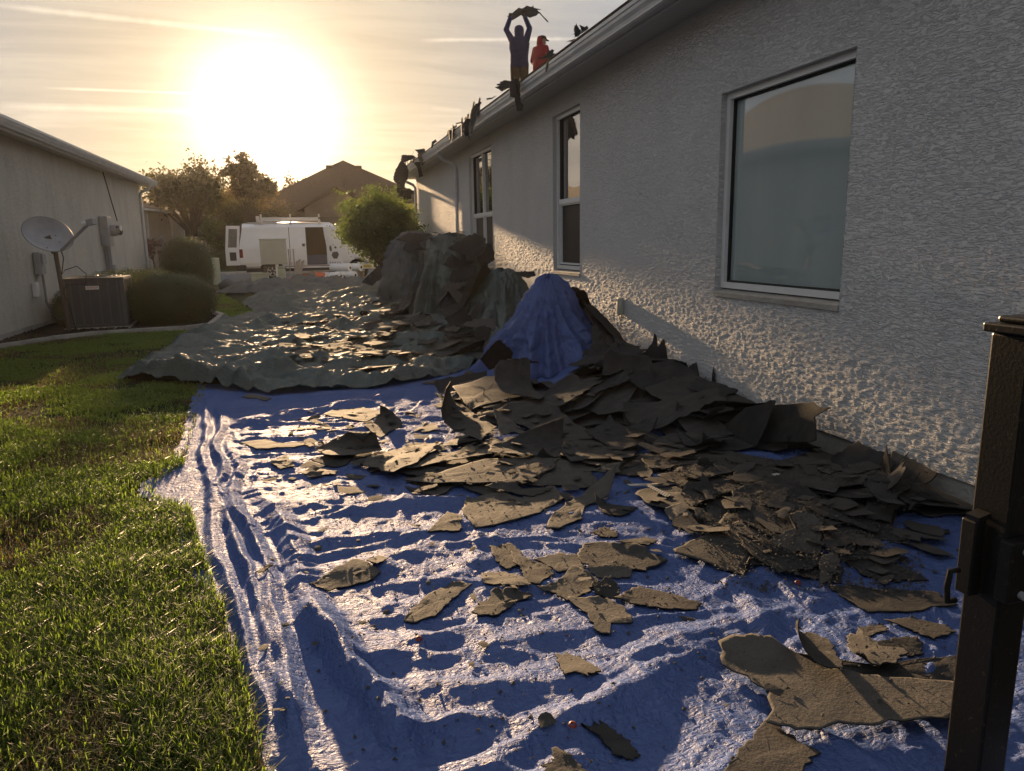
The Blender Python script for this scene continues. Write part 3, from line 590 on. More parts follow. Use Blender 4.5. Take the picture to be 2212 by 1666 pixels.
def far_tarp(name, cor, n, mat, label, s):
    (ax, ay), (bx_, by), (cx, cy), (dx, dy) = cor; nu, nv = n
    u, v = np.meshgrid(np.linspace(0, 1, nu), np.linspace(0, 1, nv), indexing='ij')
    x = (ax * (1 - u) + bx_ * u) * (1 - v) + (dx * (1 - u) + cx * u) * v; y = (ay * (1 - u) + by * u) * (1 - v) + (dy * (1 - u) + cy * u) * v
    e = .18 * (fbm(x * 2.2, y * 2.2, s) - .5); x = x + e; y = y + .25 * (fbm(x * 2.2 + 7, y * 2.2, s) - .5)
    ed = np.clip(np.minimum(np.minimum(u, 1 - u), np.minimum(v, 1 - v)) * 12, 0, 1); z = .015 + (np.maximum(ht_far(x, y, s), .03)) * (.2 + .8 * ed)
    return npmesh(name, np.stack([x, y, z], -1).reshape(-1, 3), gridfaces(nu, nv), mat, None, True, label=label, cat='tarp')
far_tarp('green_tarp', ((-.95, 15.4), (3.0, 15.0), (3.0, 22.0), (-1.45, 18.8)), (130, 130), M['green_tarp'], 'narrow green tarp lying beyond the big green one, leading to the leafy bush', 1)
far_tarp('dark_tarp', ((-2.5, 22.6), (2.4, 20.4), (2.9, 25.6), (-2.4, 25.6)), (110, 90), M['dark_tarp'], 'dark grey tarp bunched up at the far edge of the lawn before the utility boxes', 2)
# heap rolled at the far tarp's left end
mb = MB(); pts = [(-2.55 + .25 * i, 24.6 - .12 * i + .1 * math.sin(i * 1.7), .14 + .05 * math.sin(i * 2.3)) for i in range(11)]
mb.tube(pts, [.08, .22, .18, .11, .12, .09, .10, .09, .08, .07, .04], 14); o = mb.build('dark_tarp', M['dark_tarp'], None, True, label='rolled-up end of dark tarp lying before the bollard and green boxes', cat='tarp')
# ------------------------------------------------------------------ shrubs under cover: steep draped humps along the wall
MOUNDS = []
def mound(name, cx, cy, rx, ry, h, mat, parent, ple, seed, q=1.7, flare=.35, lean=0.):
    nt_, ns = 220, 80; th, s = np.meshgrid(np.linspace(0, 2 * math.pi, nt_, endpoint=False), np.linspace(0, 1, ns), indexing='ij')
    r0 = np.random.default_rng(seed); wv = 0
    ct, st = np.cos(th), np.sin(th)
    for k_ in range(ple * 2):
        a0 = r0.random() * 6.2832; wd_ = .05 + .16 * r0.random(); st_ = .45 * r0.random(); dth = np.abs((th - a0 - (r0.random() - .5) * 1.1 * (s - .5) + math.pi) % (2 * math.pi) - math.pi)
        wv = wv + (.35 + .8 * r0.random()) * np.maximum(0, 1 - dth / (wd_ * (.5 + s))) * sstep(st_, st_ + .35, s)
    wv = wv * .75 - .35
    prof = s ** .62 * (1 - flare) + flare * s ** 2.6
    r = prof * (1 + .36 * sstep(.12, .8, s) * wv + .10 * (fbm(ct * 1.6 + 5, st * 1.6 + s, seed) - .5) * 2)
    zz = h * (1 - s ** q) + .06 * h * (fbm(ct * r * 2.5 + seed, st * r * 2.5, seed, 3) - .5) * (1 - s)
    cr = .13 * crumple(th * (rx + .2), s * h * 1.3 + 5 * seed, .3, seed) + .08 * crumple(th * (rx + .2), s * h * 1.6 + 2 * seed, .11, seed + 2)
    x = cx + rx * r * ct * (1 + cr) + lean * zz; y = cy + ry * r * st * (1 + cr)
    z = np.maximum(zz + .4 * cr * (1 - s), 0) + (pile(x, y) + .03) * sstep(.55, 1., s)
    MOUNDS.append((cx, cy, rx, ry, h, q, lean, flare))
    x = np.minimum(x, XW - .03)
    V = np.stack([x, y, z], -1).reshape(-1, 3); i = np.arange(nt_)[:, None]; j = np.arange(ns - 1)[None, :]; i2 = (i + 1) % nt_
    Fq = np.stack([i * ns + j, i * ns + j + 1, i2 * ns + j + 1, i2 * ns + j], -1).reshape(-1, 4)
    return npmesh(name, V, Fq, mat, parent, smooth=True)
mound('draped_hump', 2.47, 7.35, .66, .70, 1.02, M['blue_tarp'], bt, 13, 3, 1.5, .30)
mound('draped_hump', 2.62, 9.75, .58, .68, 1.02, M['green_tarp'], gt, 11, 5, 1.9, .2)
mound('draped_hump', 2.42, 12.4, .76, .90, 1.52, M['green_tarp'], gt, 10, 8, 2.3, .12)
o = mound('dark_tarp', 2.30, 15.7, .78, 1.0, 1.60, M['dark_tarp'], None, 9, 9, 2.6, .1); setp(o, 'black sheet draped over a tall shrub, the farthest covered hump', 'tarp')
# sheet edge standing up beside the black hump
# ------------------------------------------------------------------ height map that the debris is stacked on
HX0, HY0, HC = -2.6, .8, .02; hnx, hny = int((XW - .02 - HX0) / HC), int((20 - HY0) / HC)
gx, gy = np.meshgrid(HX0 + HC * (np.arange(hnx) + .5), HY0 + HC * (np.arange(hny) + .5), indexing='ij')
HM = np.where(gy < yfront(gx), ht_blue(gx, gy), np.maximum(ht_green(gx, gy), .035 + pile(gx, gy)))
for (cx, cy, rx, ry, h, q, lean, flare) in MOUNDS:
    e = np.hypot((gx - cx) / rx, (gy - cy) / ry); e = np.clip(e, 0, 1); s = e ** 1.45
    HM = np.maximum(HM, np.where(e < 1, h * (1 - s ** q) + .03, 0))
def hs(x, y):
    i = np.clip(((x - HX0) / HC).astype(int), 0, hnx - 1); j = np.clip(((y - HY0) / HC).astype(int), 0, hny - 1); return HM[i, j]
def felt(name, c0, c1, spk, rough=.82):
    def f(q, p, co, t):
        n = q.mix(q.mapr(q.noise(q.n('ShaderNodeMapping', {0: co, 3: (1, 2.2, 1)}).outputs[0], 7, 5, .65), .3, .7), c0, c1)
        gr = q.mapr(q.noise(co, 210, 3, .7), .56, .66); pt = q.mapr(q.noise(co, 4, 3), .42, .62)
        n = q.mix(q.m('MULTIPLY', q.m('MULTIPLY', gr, pt), spk), n, tuple(c * .22 for c in c0))
        t.links.new(n, p.inputs['Base Color'])
        t.links.new(q.n('ShaderNodeBump', {'Height': q.m('ADD', q.noise(co, 90, 4, .7), q.m('MULTIPLY', q.noise(co, 14, 4, .6), 1.4)), 'Strength': .45, 'Distance': .006}).outputs[0], p.inputs['Normal'])
    return material(name, c0, rough, .14, f)
M['felt_a'] = felt('grey_brown_felt', (.072, .067, .060), (.112, .102, .089), .9)
M['felt_b'] = felt('dark_felt', (.046, .043, .040), (.076, .070, .064), .7)
M['felt_c'] = felt('charcoal_felt', (.030, .029, .029), (.055, .052, .050), .5)
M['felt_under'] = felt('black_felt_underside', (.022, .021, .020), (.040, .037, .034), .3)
def scrap_mesh(out, zfun, mat, thick=.004, rings=(.22, .45, .66, .84, .95, 1.0), label=None, group=None, n=40, name='felt_scrap', rag=.012, seed=0):
    """out: closed 2-D outline (world xy or a local plane); zfun maps ring points (k,2) -> (k,3)"""
    out = np.array(out, float); r0 = np.random.default_rng(seed)
    seg = np.linalg.norm(np.roll(out, -1, 0) - out, axis=1); cum = np.concatenate([[0], np.cumsum(seg)]); tt = np.linspace(0, cum[-1], n, endpoint=False)
    cl = np.vstack([out, out[:1]]); P = np.stack([np.interp(tt, cum, cl[:, 0]), np.interp(tt, cum, cl[:, 1])], 1)
    c = P.mean(0); d = P - c; L = np.linalg.norm(d, axis=1)[:, None] + 1e-9
    jag = (r0.random(n) - .5) * 2; jag = np.where(r0.random(n) < .15, jag * 2.5, jag)
    P = P + d / L * (jag * rag)[:, None]
    pts = [c[None]] + [c + (P - c) * f_ for f_ in rings]; P2 = np.vstack(pts); V = zfun(P2)
    m_ = len(rings); tri = [(0, 1 + j, 1 + (j + 1) % n) for j in range(n)]
    quad = [(1 + k_ * n + j, 1 + (k_ + 1) * n + j, 1 + (k_ + 1) * n + (j + 1) % n, 1 + k_ * n + (j + 1) % n) for k_ in range(m_ - 1) for j in range(n)]
    # normals by finite differences of the mesh
    T = np.array(tri); N = np.zeros_like(V)
    allt = np.vstack([T, np.array(quad)[:, [0, 1, 2]], np.array(quad)[:, [0, 2, 3]]])
    fn = np.cross(V[allt[:, 1]] - V[allt[:, 0]], V[allt[:, 2]] - V[allt[:, 0]])
    for k_ in range(3): np.add.at(N, allt[:, k_], fn)
    N /= np.linalg.norm(N, axis=1)[:, None] + 1e-12
    if N[:, 2].mean() < 0: N = -N; flip = True
    else: flip = False
    nv = len(V); B = V - N * thick; o1 = 1 + (m_ - 1) * n
    tri2 = [(nv + a, nv + c_, nv + b_) for a, b_, c_ in tri]; quad2 = [(nv + a, nv + d_, nv + c_, nv + b_) for a, b_, c_, d_ in quad]
    side = [(o1 + j, nv + o1 + j, nv + o1 + (j + 1) % n, o1 + (j + 1) % n) for j in range(n)]
    mi = [0] * len(tri) + [1] * len(tri2) + [0] * len(quad) + [1] * (len(quad2) + len(side))
    F3 = np.array(tri + tri2); F4 = np.array(quad + quad2 + side)
    if flip: F3 = F3[:, ::-1]; F4 = F4[:, ::-1]
    o = npmesh(name, np.vstack([V, B]), [F3, F4], [mat, M['felt_under']], None, smooth=True, midx=mi, label=label, cat='roofing scrap', group=group)
    o.data.shade_smooth()
    return o, V
def lay(out, mat, label, group=None, curl=None, lift=0., seed=0, relax=.82, wave=.008, rag=.007, n=48, update=True, thick=.004):
    """lay a scrap on whatever is already there; curl: list of (direction deg, start distance from centre along it, radius)"""
    global HM
    out = np.array(out, float); c = out.mean(0); sd = seed * 7.31
    def zf(P):
        zs = hs(P[:, 0], P[:, 1]); A = np.c_[P - c, np.ones(len(P))]; co, *_ = np.linalg.lstsq(A, zs, rcond=None); zp = A @ co
        res = zs - zp; zp = zp + max(0., np.quantile(res, .9)) * .9
        z = relax * zp + (1 - relax) * zs + .005 + wave * (fbm(P[:, 0] * 5 + sd, P[:, 1] * 5, seed % 8) - .3) + lift
        z = np.maximum(z, zs * .55 + z * .45 + .004)
        zf.flat = z.copy()
        X = np.c_[P, z]
        for (a, s0, R_) in (curl or []):
            dd = np.array([math.cos(math.radians(a)), math.sin(math.radians(a))]); s = (X[:, :2] - c) @ dd - s0; k_ = s > 0
            am = 1.0 if R_ > .13 else (1.7 if R_ > .08 else 4.2); ang = np.clip(s / R_, 0, am); rest = np.clip(s - am * R_, 0, .12)
            sh = np.where(k_, R_ * np.sin(ang) + rest * math.cos(am) - s, 0); X[:, 0] += sh * dd[0]; X[:, 1] += sh * dd[1]; X[:, 2] += np.where(k_, R_ * (1 - np.cos(ang)) + rest * math.sin(am), 0)
        zf.curled = X[:, 2] - z; X[:, 0] = np.minimum(X[:, 0], XW - .015)
        return X
    o, V = scrap_mesh(out, zf, mat, label=label, group=group, seed=seed, rag=rag, n=n, thick=thick)
    if update:
        flat = zf.curled < .06
        for dx in (-1, 0, 1):
            for dy in (-1, 0, 1):
                i = np.clip(((V[flat, 0] - HX0) / HC).astype(int) + dx, 0, hnx - 1); j = np.clip(((V[flat, 1] - HY0) / HC).astype(int) + dy, 0, hny - 1)
                np.maximum.at(HM, (i, j), V[flat, 2])
    return o
KD = 2212 / 2560
def zz_(ox, oy, s): return lambda pts: [((ox + x * s) * KD, (oy + y * s) * KD) for x, y in pts]
R1, R2, R3, R4 = zz_(250, 750, 1000 / 2212), zz_(1000, 800, 900 / 2212), zz_(300, 1200, 900 / 2060), zz_(1000, 1200, 900 / 2060)
Z6, Z7 = zz_(1700, 700, 860 / 2047), zz_(1700, 1300, 860 / 2212)
def onto(pp):
    o = []
    for px, py in pp:
        g = G(px, py, .03)
        for _ in range(3): g = G(px, py, float(hs(g[:1], g[1:2])[0]))
        o.append((min(g[0], XW - .03), g[1]))
    return o
def rand_outline(cx, cy, a, el, rot, r0, n=13):
    """torn sheet: straight factory edges on some sides, ragged tears on the others"""
    hx, hy = a, a / el; C4 = np.array([(-hx, -hy), (hx, -hy), (hx, hy), (-hx, hy)]) * (1 + .35 * (r0.random((4, 2)) - .5)); P_ = []
    for k_ in range(4):
        p, q = C4[k_], C4[(k_ + 1) % 4]; torn = r0.random() < .62; m = 7; nn = np.array([-(q - p)[1], (q - p)[0]]); nn = nn / (np.linalg.norm(nn) + 1e-9); dr = 0.
        for i in range(m):
            dr = .6 * dr + (r0.random() - .5) * (.30 if torn else .02) * a; P_.append(p + (q - p) * i / m + nn * dr * (0 if i == 0 else 1))
    P_ = np.array(P_); c_, s_ = math.cos(rot), math.sin(rot)
    return np.stack([cx + P_[:, 0] * c_ - P_[:, 1] * s_, cy + P_[:, 0] * s_ + P_[:, 1] * c_], 1)
def zone(poly, count, amin, amax, mats, label, group, curlp, seed, curlR=(.06, .2), stand=0.):
    r0 = np.random.default_rng(seed); P = np.array([G(*p)[:2] for p in poly]); lo, hi = P.min(0), P.max(0); k_ = 0; tries = 0
    def inside(x, y):
        c = False; j = len(P) - 1
        for i in range(len(P)):
            if (P[i, 1] > y) != (P[j, 1] > y) and x < (P[j, 0] - P[i, 0]) * (y - P[i, 1]) / (P[j, 1] - P[i, 1]) + P[i, 0]: c = not c
            j = i
        return c
    while k_ < count and tries < 20000:
        tries += 1; x, y = lo + r0.random(2) * (hi - lo)
        if x > XW - .12 or not inside(x, y) or hs(np.array([x]), np.array([y]))[0] > .62 or math.hypot(x - 2.25, y - 6.85) < .5: continue
        a = amin + (amax - amin) * r0.random() ** 1.6; cu = []
        mk = mats[int(r0.random() * len(mats))]
        if r0.random() < curlp: cu.append((r0.random() * 360, a * (.1 + .5 * r0.random()), curlR[0] + (curlR[1] - curlR[0]) * r0.random()))
        if r0.random() < curlp * .4: cu.append((r0.random() * 360, a * (.3 + .3 * r0.random()), curlR[0] + (curlR[1] - curlR[0]) * r0.random()))
        lay(rand_outline(x, y, a, 1.1 + 1.2 * r0.random(), r0.random() * 3.14, r0), M[mk], ('%s %s %s ' % ('small' if a < amin + .3 * (amax - amin) else ('broad' if a > amin + .62 * (amax - amin) else 'mid-sized'), {'felt_a': 'grey-brown', 'felt_b': 'dark grey', 'felt_c': 'charcoal'}[mk], 'curled' if cu else 'flat')) + label, group, cu, seed=seed * 100 + k_, wave=.012, rag=.003 + .006 * r0.random(), n=44, relax=.8)
        k_ += 1
# ------------------------------------------------------------------ debris: filler first (lowest layer), then the sheets one can recognise
def upright(frame, pts, y, mat, label, bend=.1, tilt=.3, seed=0, rag=.01, n=44, thick=.004, group=None, twist=0.):
    """a sheet standing roughly across the view at depth y; tilt leans the top away, bend bows it"""
    pp = np.array(frame(pts)); W3 = np.array([PY(px, py, y) for px, py in pp]); c = W3.mean(0)
    def zf(P):
        t = P[:, 1] - c[2]; s = P[:, 0] - c[0]
        Y = y + tilt * t + bend * np.cos(s * 6.0 + seed) + .6 * bend * np.sin(t * 7 + s * 4 + seed * 2.) + twist * s
        return np.c_[np.minimum(P[:, 0], XW - .012) if y < 21 and c[2] < 3 else P[:, 0], Y, P[:, 1]]
    o, _ = scrap_mesh(W3[:, [0, 2]], zf, M[mat], label=label, seed=seed, rag=rag, n=n, thick=thick, group=group); return o
def wallside(frame, pts, x, mat, label, lean=.5, bend=.02, seed=0, rag=.006, n=44):
    """a sheet leaning towards the wall: outline in a plane along the wall, foot further out than its top"""
    W3 = np.array([PX(px, py, x) for px, py in frame(pts)]); zt = W3[:, 2].max()
    def zf(P): return np.c_[np.minimum(XW - .014, x - lean * (P[:, 1] - P[:, 1].mean()) * -1 + bend * np.sin(P[:, 0] * 9 + seed)), P[:, 0], P[:, 1]]
    o, _ = scrap_mesh(W3[:, [1, 2]], zf, M[mat], label=label, seed=seed, rag=rag, n=n); return o
MIX1 = ['felt_a', 'felt_b', 'felt_b', 'felt_c']; MIX2 = ['felt_b', 'felt_c', 'felt_c']
zone([(1480, 940), (1800, 960), (2010, 1060), (2030, 1100), (1880, 1160), (1900, 1270), (1700, 1260), (1560, 1180), (1500, 1060)], 26, .16, .38, MIX2, 'felt scrap by the wall foot near the gate post', 'flat felt scraps by the wall near the gate', .15, 21)
zone([(960, 850), (1180, 800), (1330, 760), (1500, 840), (1640, 920), (1640, 980), (1400, 980), (1200, 930), (1000, 900)], 84, .15, .42, MIX2 + ['felt_b'], 'felt scrap in the big heap against the house wall', 'felt scraps heaped against the wall', .45, 22, (.08, .25))
zone([(650, 975), (980, 960), (1400, 985), (1480, 1060), (1250, 1080), (900, 1045), (700, 1020)], 34, .08, .28, MIX2 + ['felt_a', 'felt_b'], 'felt scrap lying across the middle of the blue tarp', 'felt scraps across the middle of the blue tarp', .2, 23)
zone([(620, 720), (850, 690), (1020, 710), (1060, 790), (960, 850), (780, 830), (640, 790)], 50, .12, .36, MIX1, 'felt scrap on the green tarp before the draped humps', 'felt scraps on the green tarp', .5, 24, (.08, .3))
zone([(740, 665), (860, 650), (960, 690), (900, 720), (780, 700)], 16, .12, .32, MIX1, 'felt scrap at the feet of the two tallest draped humps', 'felt scraps below the tall humps', .4, 25, (.1, .3))
FB = 'felt scraps in the loose cluster'
def key(frame, pts, mat, label, curl=None, seed=0, **kw): return lay(onto(frame(pts)), M[mat], label, None, curl, seed=seed, **kw)
# right-hand mat of shingles by the wall
key(Z6, [(0, 1060), (200, 1040), (340, 1080), (330, 1150), (120, 1210), (0, 1190)], 'felt_b', 'broad flat dark felt sheet left of the blue gap by the wall', seed=1)
key(Z6, [(330, 1130), (560, 1100), (760, 1120), (860, 1200), (640, 1290), (420, 1260), (300, 1200)], 'felt_b', 'dark flat shingle sheet in front of the piece leaning on the wall', seed=2)
key(Z6, [(300, 1290), (560, 1260), (820, 1330), (860, 1470), (560, 1560), (360, 1440)], 'felt_c', 'large granule-covered dark mat beside the blue gap', seed=3)
key(Z6, [(750, 1060), (850, 1020), (940, 1050), (970, 1140), (890, 1170), (800, 1120)], 'felt_a', 'grey felt flap lying left of the darkest piece at the wall foot', [(120, .05, .3)], seed=4)
key(Z6, [(470, 1300), (640, 1240), (640, 1290), (590, 1350), (480, 1350)], 'felt_b', 'small square dark scrap beside the torn blue gap', seed=5)
key(Z6, [(700, 1340), (1000, 1310), (1190, 1320), (1190, 1380), (830, 1400)], 'felt_c', 'long dark shingle strip below the torn blue gap', seed=6)
key(Z6, [(1050, 1275), (1250, 1240), (1420, 1235), (1360, 1280), (1230, 1300)], 'felt_b', 'narrow dark strip close to the wall foot near the gate post', seed=7)
key(Z6, [(1360, 1300), (1500, 1310), (1640, 1350), (1660, 1375), (1450, 1345)], 'felt_c', 'thin ragged strip lying on blue tarp nearest the wall foot', seed=8, rag=.008)
key(Z6, [(1230, 1460), (1350, 1440), (1590, 1500), (1600, 1520), (1380, 1500)], 'felt_c', 'thin ragged strip lying on blue tarp beside the gate post', seed=9, rag=.008)
key(Z6, [(850, 1480), (1000, 1490), (1110, 1545), (1000, 1590), (870, 1580)], 'felt_b', 'pointed dark scrap at the edge of the shingle mat near the gate post', seed=10)
key(Z6, [(470, 1600), (560, 1540), (700, 1480), (640, 1430), (740, 1400), (850, 1450), (840, 1580), (700, 1640), (560, 1660)], 'felt_a', 'jagged grey scrap on top of the granule-covered mat', seed=11)
key(Z6, [(330, 1560), (560, 1630), (900, 1640), (1180, 1640), (900, 1700), (600, 1780), (420, 1660)], 'felt_c', 'wide dark mat in front of the jagged grey scrap', seed=12)
# slabs across the middle of the blue tarp
key(R2, [(0, 880), (60, 850), (440, 800), (590, 800), (580, 830), (280, 900), (100, 930), (0, 920)], 'felt_a', 'long pale shingle slab behind the longest one on the blue tarp', seed=13, wave=.006)
key(R2, [(20, 1000), (200, 960), (500, 870), (980, 850), (960, 920), (780, 1005), (420, 1005), (210, 1010)], 'felt_a', 'longest pale shingle slab lying flat across the middle of the blue tarp', seed=14, wave=.006)
key(R2, [(560, 790), (1000, 765), (980, 850), (700, 850), (540, 850)], 'felt_b', 'rolled dark felt sheet lying behind the longest pale slab', [(75, .05, .12)], seed=15)
key(R2, [(980, 800), (1100, 690), (1200, 720), (1470, 810), (1430, 860), (1120, 880), (1050, 900)], 'felt_b', 'brown-grey shingle sheet left of the granule mat, centre of the debris', seed=16)
key(R2, [(1130, 930), (1360, 900), (1340, 930), (1200, 940)], 'felt_a', 'small grey scrap on top of the brown-grey sheet, centre of the debris', seed=17)
key(R1, [(1420, 900), (1500, 850), (1700, 820), (1900, 830), (1740, 940), (1600, 950)], 'felt_a', 'pale layered slab left of the longest one', seed=18)
key(R2, [(500, 600), (640, 520), (860, 500), (1080, 490), (1240, 590), (1000, 620), (760, 610)], 'felt_b', 'wide flat shingle sheet before the blue draped hump', seed=19)
key(R2, [(570, 600), (780, 590), (900, 610), (840, 690), (700, 700), (620, 650)], 'felt_a', 'speckled grey shingle right of the big curled sheet', seed=20)
key(R2, [(560, 430), (720, 420), (890, 470), (860, 500), (760, 490), (640, 470)], 'felt_b', 'grey sheet bulging up before the blue draped hump', [(100, .02, .25)], seed=30)
key(R2, [(1140, 480), (1290, 370), (1400, 440), (1600, 430), (1480, 520), (1330, 540)], 'felt_c', 'large dark sheet with turned-up front edge in the wall heap', None, seed=31)
upright(R2, [(1110, 330), (1180, 200), (1360, 230), (1420, 330), (1300, 380), (1180, 370)], 6.5, 'felt_c', 'broad dark sheet leaning at the top of the wall heap', .05, 1.1, 14)
key(R2, [(1380, 640), (1700, 640), (2090, 700), (1950, 740), (1600, 700), (1420, 720)], 'felt_b', 'long brown-black sheet in front of the wall heap', seed=33)
key(R2, [(1690, 700), (1900, 690), (2000, 740), (1900, 800), (1740, 780)], 'felt_c', 'rolled black sheet lying between wall heap and granule mat', [(270, .02, .09)], seed=34)
key(R2, [(1480, 870), (1600, 740), (1700, 760), (1760, 850), (1960, 880), (1640, 950), (1540, 920)], 'felt_b', 'dark shingle sheet beside the white knife-shaped strip', seed=35)
# big curled sheet
key(R2, [(150, 640), (230, 520), (420, 530), (590, 640), (600, 690), (500, 745), (330, 720), (200, 700)], 'felt_b', 'big smooth felt sheet curled up at its left on the blue tarp', [(165, .0, .125)], seed=21, lift=.02, n=56)
# left, on the blue tarp
key(R1, [(1230, 640), (1290, 590), (1450, 600), (1580, 630), (1470, 680), (1360, 665)], 'felt_a', 'pale scrap with a dark notch near the back of the blue tarp', seed=36)
key(R1, [(1460, 700), (1600, 660), (1680, 700), (1600, 740), (1550, 770)], 'felt_a', 'pale scrap with an upturned corner behind the slabs on blue tarp', [(60, .08, .07)], seed=37)
key(R1, [(780, 795), (920, 775), (1000, 800), (1230, 790), (1080, 825), (860, 830)], 'felt_a', 'leftmost long pale scrap on the blue tarp behind the slabs', seed=38)
key(R1, [(1190, 850), (1400, 810), (1530, 790), (1560, 850), (1400, 885), (1250, 880)], 'felt_a', 'pale scrap rolled up along its back edge on the blue tarp', [(70, .0, .06)], seed=39)
key(R1, [(945, 915), (1030, 865), (1080, 930), (1000, 945)], 'felt_a', 'small pale triangular scrap below the leftmost long scrap', seed=40)
key(R1, [(1095, 965), (1200, 940), (1310, 950), (1300, 975), (1180, 985)], 'felt_a', 'narrow pale scrap left of the slabs on the blue tarp', seed=41)
key(R1, [(785, 540), (840, 520), (950, 545), (920, 565)], 'felt_a', 'small scrap lying under the edge of the green tarp', seed=42)
# foreground
key(R4, [(380, 110), (590, 70), (700, 60), (870, 20), (950, 110), (800, 200), (560, 265), (430, 285), (350, 190)], 'felt_a', 'large speckled pale slab lit by the sun, middle of the blue tarp', [(20, .30, .3)], seed=43, wave=.006)
key(R4, [(480, 30), (620, 0), (700, 20), (880, 60), (760, 100), (560, 70)], 'felt_b', 'dark bent scrap lying on the back of the speckled slab', seed=44)
key(R4, [(835, 290), (860, 230), (990, 130), (1110, 80), (1260, 50), (1200, 110), (1060, 160), (1040, 240), (920, 290)], 'felt_a', 'tongue-shaped pale scrap right of the speckled slab', [(45, .10, .25)], seed=45)
key(R4, [(1110, 120), (1230, 100), (1370, 160), (1270, 220), (1160, 200)], 'felt_c', 'black curled scrap at the tip of the tongue-shaped one', [(100, .05, .10)], seed=46)
key(R4, [(160, 300), (270, 200), (350, 200), (345, 305)], 'felt_b', 'dark triangular scrap left of the speckled slab', seed=47)
key(R4, [(1510, 170), (1600, 160), (1685, 215), (1600, 240), (1540, 200)], 'felt_a', 'small pale scrap below the granule mat on blue tarp', seed=48)
key(R4, [(1100, 310), (1170, 280), (1245, 300), (1240, 340), (1150, 335)], 'felt_c', 'small black scrap in a dip between slab and loose cluster', seed=49)
key(R4, [(1240, 370), (1400, 340), (1480, 360), (1420, 395)], 'felt_c', 'small black scrap behind the right end of the loose cluster', seed=50)
key(R4, [(520, 390), (640, 380), (700, 430), (660, 510), (610, 525), (545, 470)], 'felt_b', 'dark scrap at the left back of the loose cluster', seed=51)
key(R4, [(780, 470), (900, 425), (1020, 440), (1060, 520), (900, 540)], 'felt_a', 'brown scrap under the middle of the loose cluster', seed=52)
key(R4, [(1010, 440), (1050, 380), (1180, 365), (1260, 370), (1370, 410), (1530, 475), (1390, 535), (1250, 510), (1100, 520)], 'felt_b', 'biggest dark sheet at the right of the loose cluster', seed=53)
key(R4, [(1060, 520), (1230, 500), (1350, 540), (1300, 575), (1150, 580)], 'felt_a', 'long brown scrap under the biggest dark sheet of the cluster', seed=54)
key(R4, [(640, 420), (760, 470), (850, 500), (880, 555), (800, 610), (720, 600), (690, 520), (650, 480)], 'felt_b', 'rounded brown scrap on top at the left of the loose cluster', seed=55)
key(R4, [(470, 545), (600, 540), (700, 560), (760, 615), (660, 640), (520, 610), (475, 600)], 'felt_a', 'pale scrap at the left end of the loose cluster', seed=56)
key(R4, [(780, 620), (900, 580), (1000, 500), (1060, 520), (1140, 590), (1080, 650), (960, 700), (870, 660)], 'felt_a', 'pale sunlit scrap in the middle of the loose cluster', seed=57)
key(R4, [(1100, 610), (1200, 570), (1260, 630), (1240, 690), (1120, 660)], 'felt_c', 'black scrap between the cluster and the pale pronged one', seed=58)
key(R4, [(960, 680), (1100, 660), (1200, 690), (1300, 760), (1345, 830), (1210, 830), (1195, 895), (1120, 890), (1090, 800), (1000, 740)], 'felt_a', 'pale pronged scrap pointing at the viewer below the cluster', seed=59)
key(R4, [(400, 780), (520, 690), (520, 620), (640, 610), (760, 680), (640, 740), (540, 790)], 'felt_b', 'dark crumpled scrap below the left end of the cluster', seed=60, wave=.015)
key(R4, [(20, 820), (60, 760), (180, 660), (300, 610), (410, 600), (320, 680), (200, 790), (80, 825)], 'felt_a', 'pale leaf-shaped scrap left of the dark crumpled one', seed=61)
key(R4, [(1225, 670), (1370, 620), (1560, 665), (1730, 710), (1700, 755), (1500, 750), (1340, 725)], 'felt_b', 'long dark scrap with holes right of the pronged one', seed=62)
key(R4, [(890, 1010), (960, 995), (1060, 1050), (1155, 1105), (1080, 1140), (1010, 1110), (940, 1130)], 'felt_b', 'lone small dark scrap in the blue foreground', seed=63)
key(R4, [(1050, 1380), (1180, 1400), (1300, 1510), (1380, 1600), (1320, 1615), (1220, 1590), (1140, 1480)], 'felt_c', 'lone narrow black scrap in the blue foreground', seed=64)
key(R4, [(820, 1700), (880, 1560), (960, 1570), (1090, 1700), (960, 1760)], 'felt_b', 'dark scrap cut by the bottom edge of the picture', seed=65)
key(R3, [(1090, 600), (1180, 560), (1340, 465), (1400, 475), (1495, 545), (1420, 590), (1210, 640), (1130, 620)], 'felt_a', 'pale sunlit scrap with two small holes, leftmost in the blue foreground', seed=66, rag=.007)
key(R3, [(770, 520), (860, 490), (880, 510), (820, 545)], 'felt_b', 'tiny dark scrap left of the pale one with two holes', seed=67, rag=.004)
key(R3, [(1410, 470), (1480, 440), (1540, 460), (1470, 495)], 'felt_c', 'tiny black scrap behind the pale one with two holes', seed=68, rag=.004)
# right foreground
key(Z7, [(940, 440), (1150, 430), (1650, 480), (1780, 560), (1500, 600), (1190, 600)], 'felt_c', 'long black sheet behind the big brown one in the right foreground', seed=69)
key(Z7, [(900, 260), (1000, 210), (1030, 270), (960, 400), (900, 420)], 'felt_a', 'small pale flake lying on the granule mat', None, seed=71, rag=.006)
key(Z7, [(1330, 660), (1480, 620), (1700, 690), (1780, 740), (1620, 780)], 'felt_b', 'brown plank-like scrap near the gate latch', seed=72)
key(Z7, [(1140, 700), (1300, 670), (1340, 720), (1200, 760)], 'felt_b', 'small round-edged dark scrap left of the plank-like one', seed=73)
key(Z7, [(1250, 800), (1500, 740), (1570, 800), (1540, 880), (1300, 880)], 'felt_c', 'black scrap behind the torn pale flap in the right foreground', seed=74)
key(Z7, [(700, 880), (1100, 960), (1800, 900), (1820, 1090), (1180, 1080), (900, 1010)], 'felt_c', 'black sheet under the torn pale flap in the right foreground', seed=75)
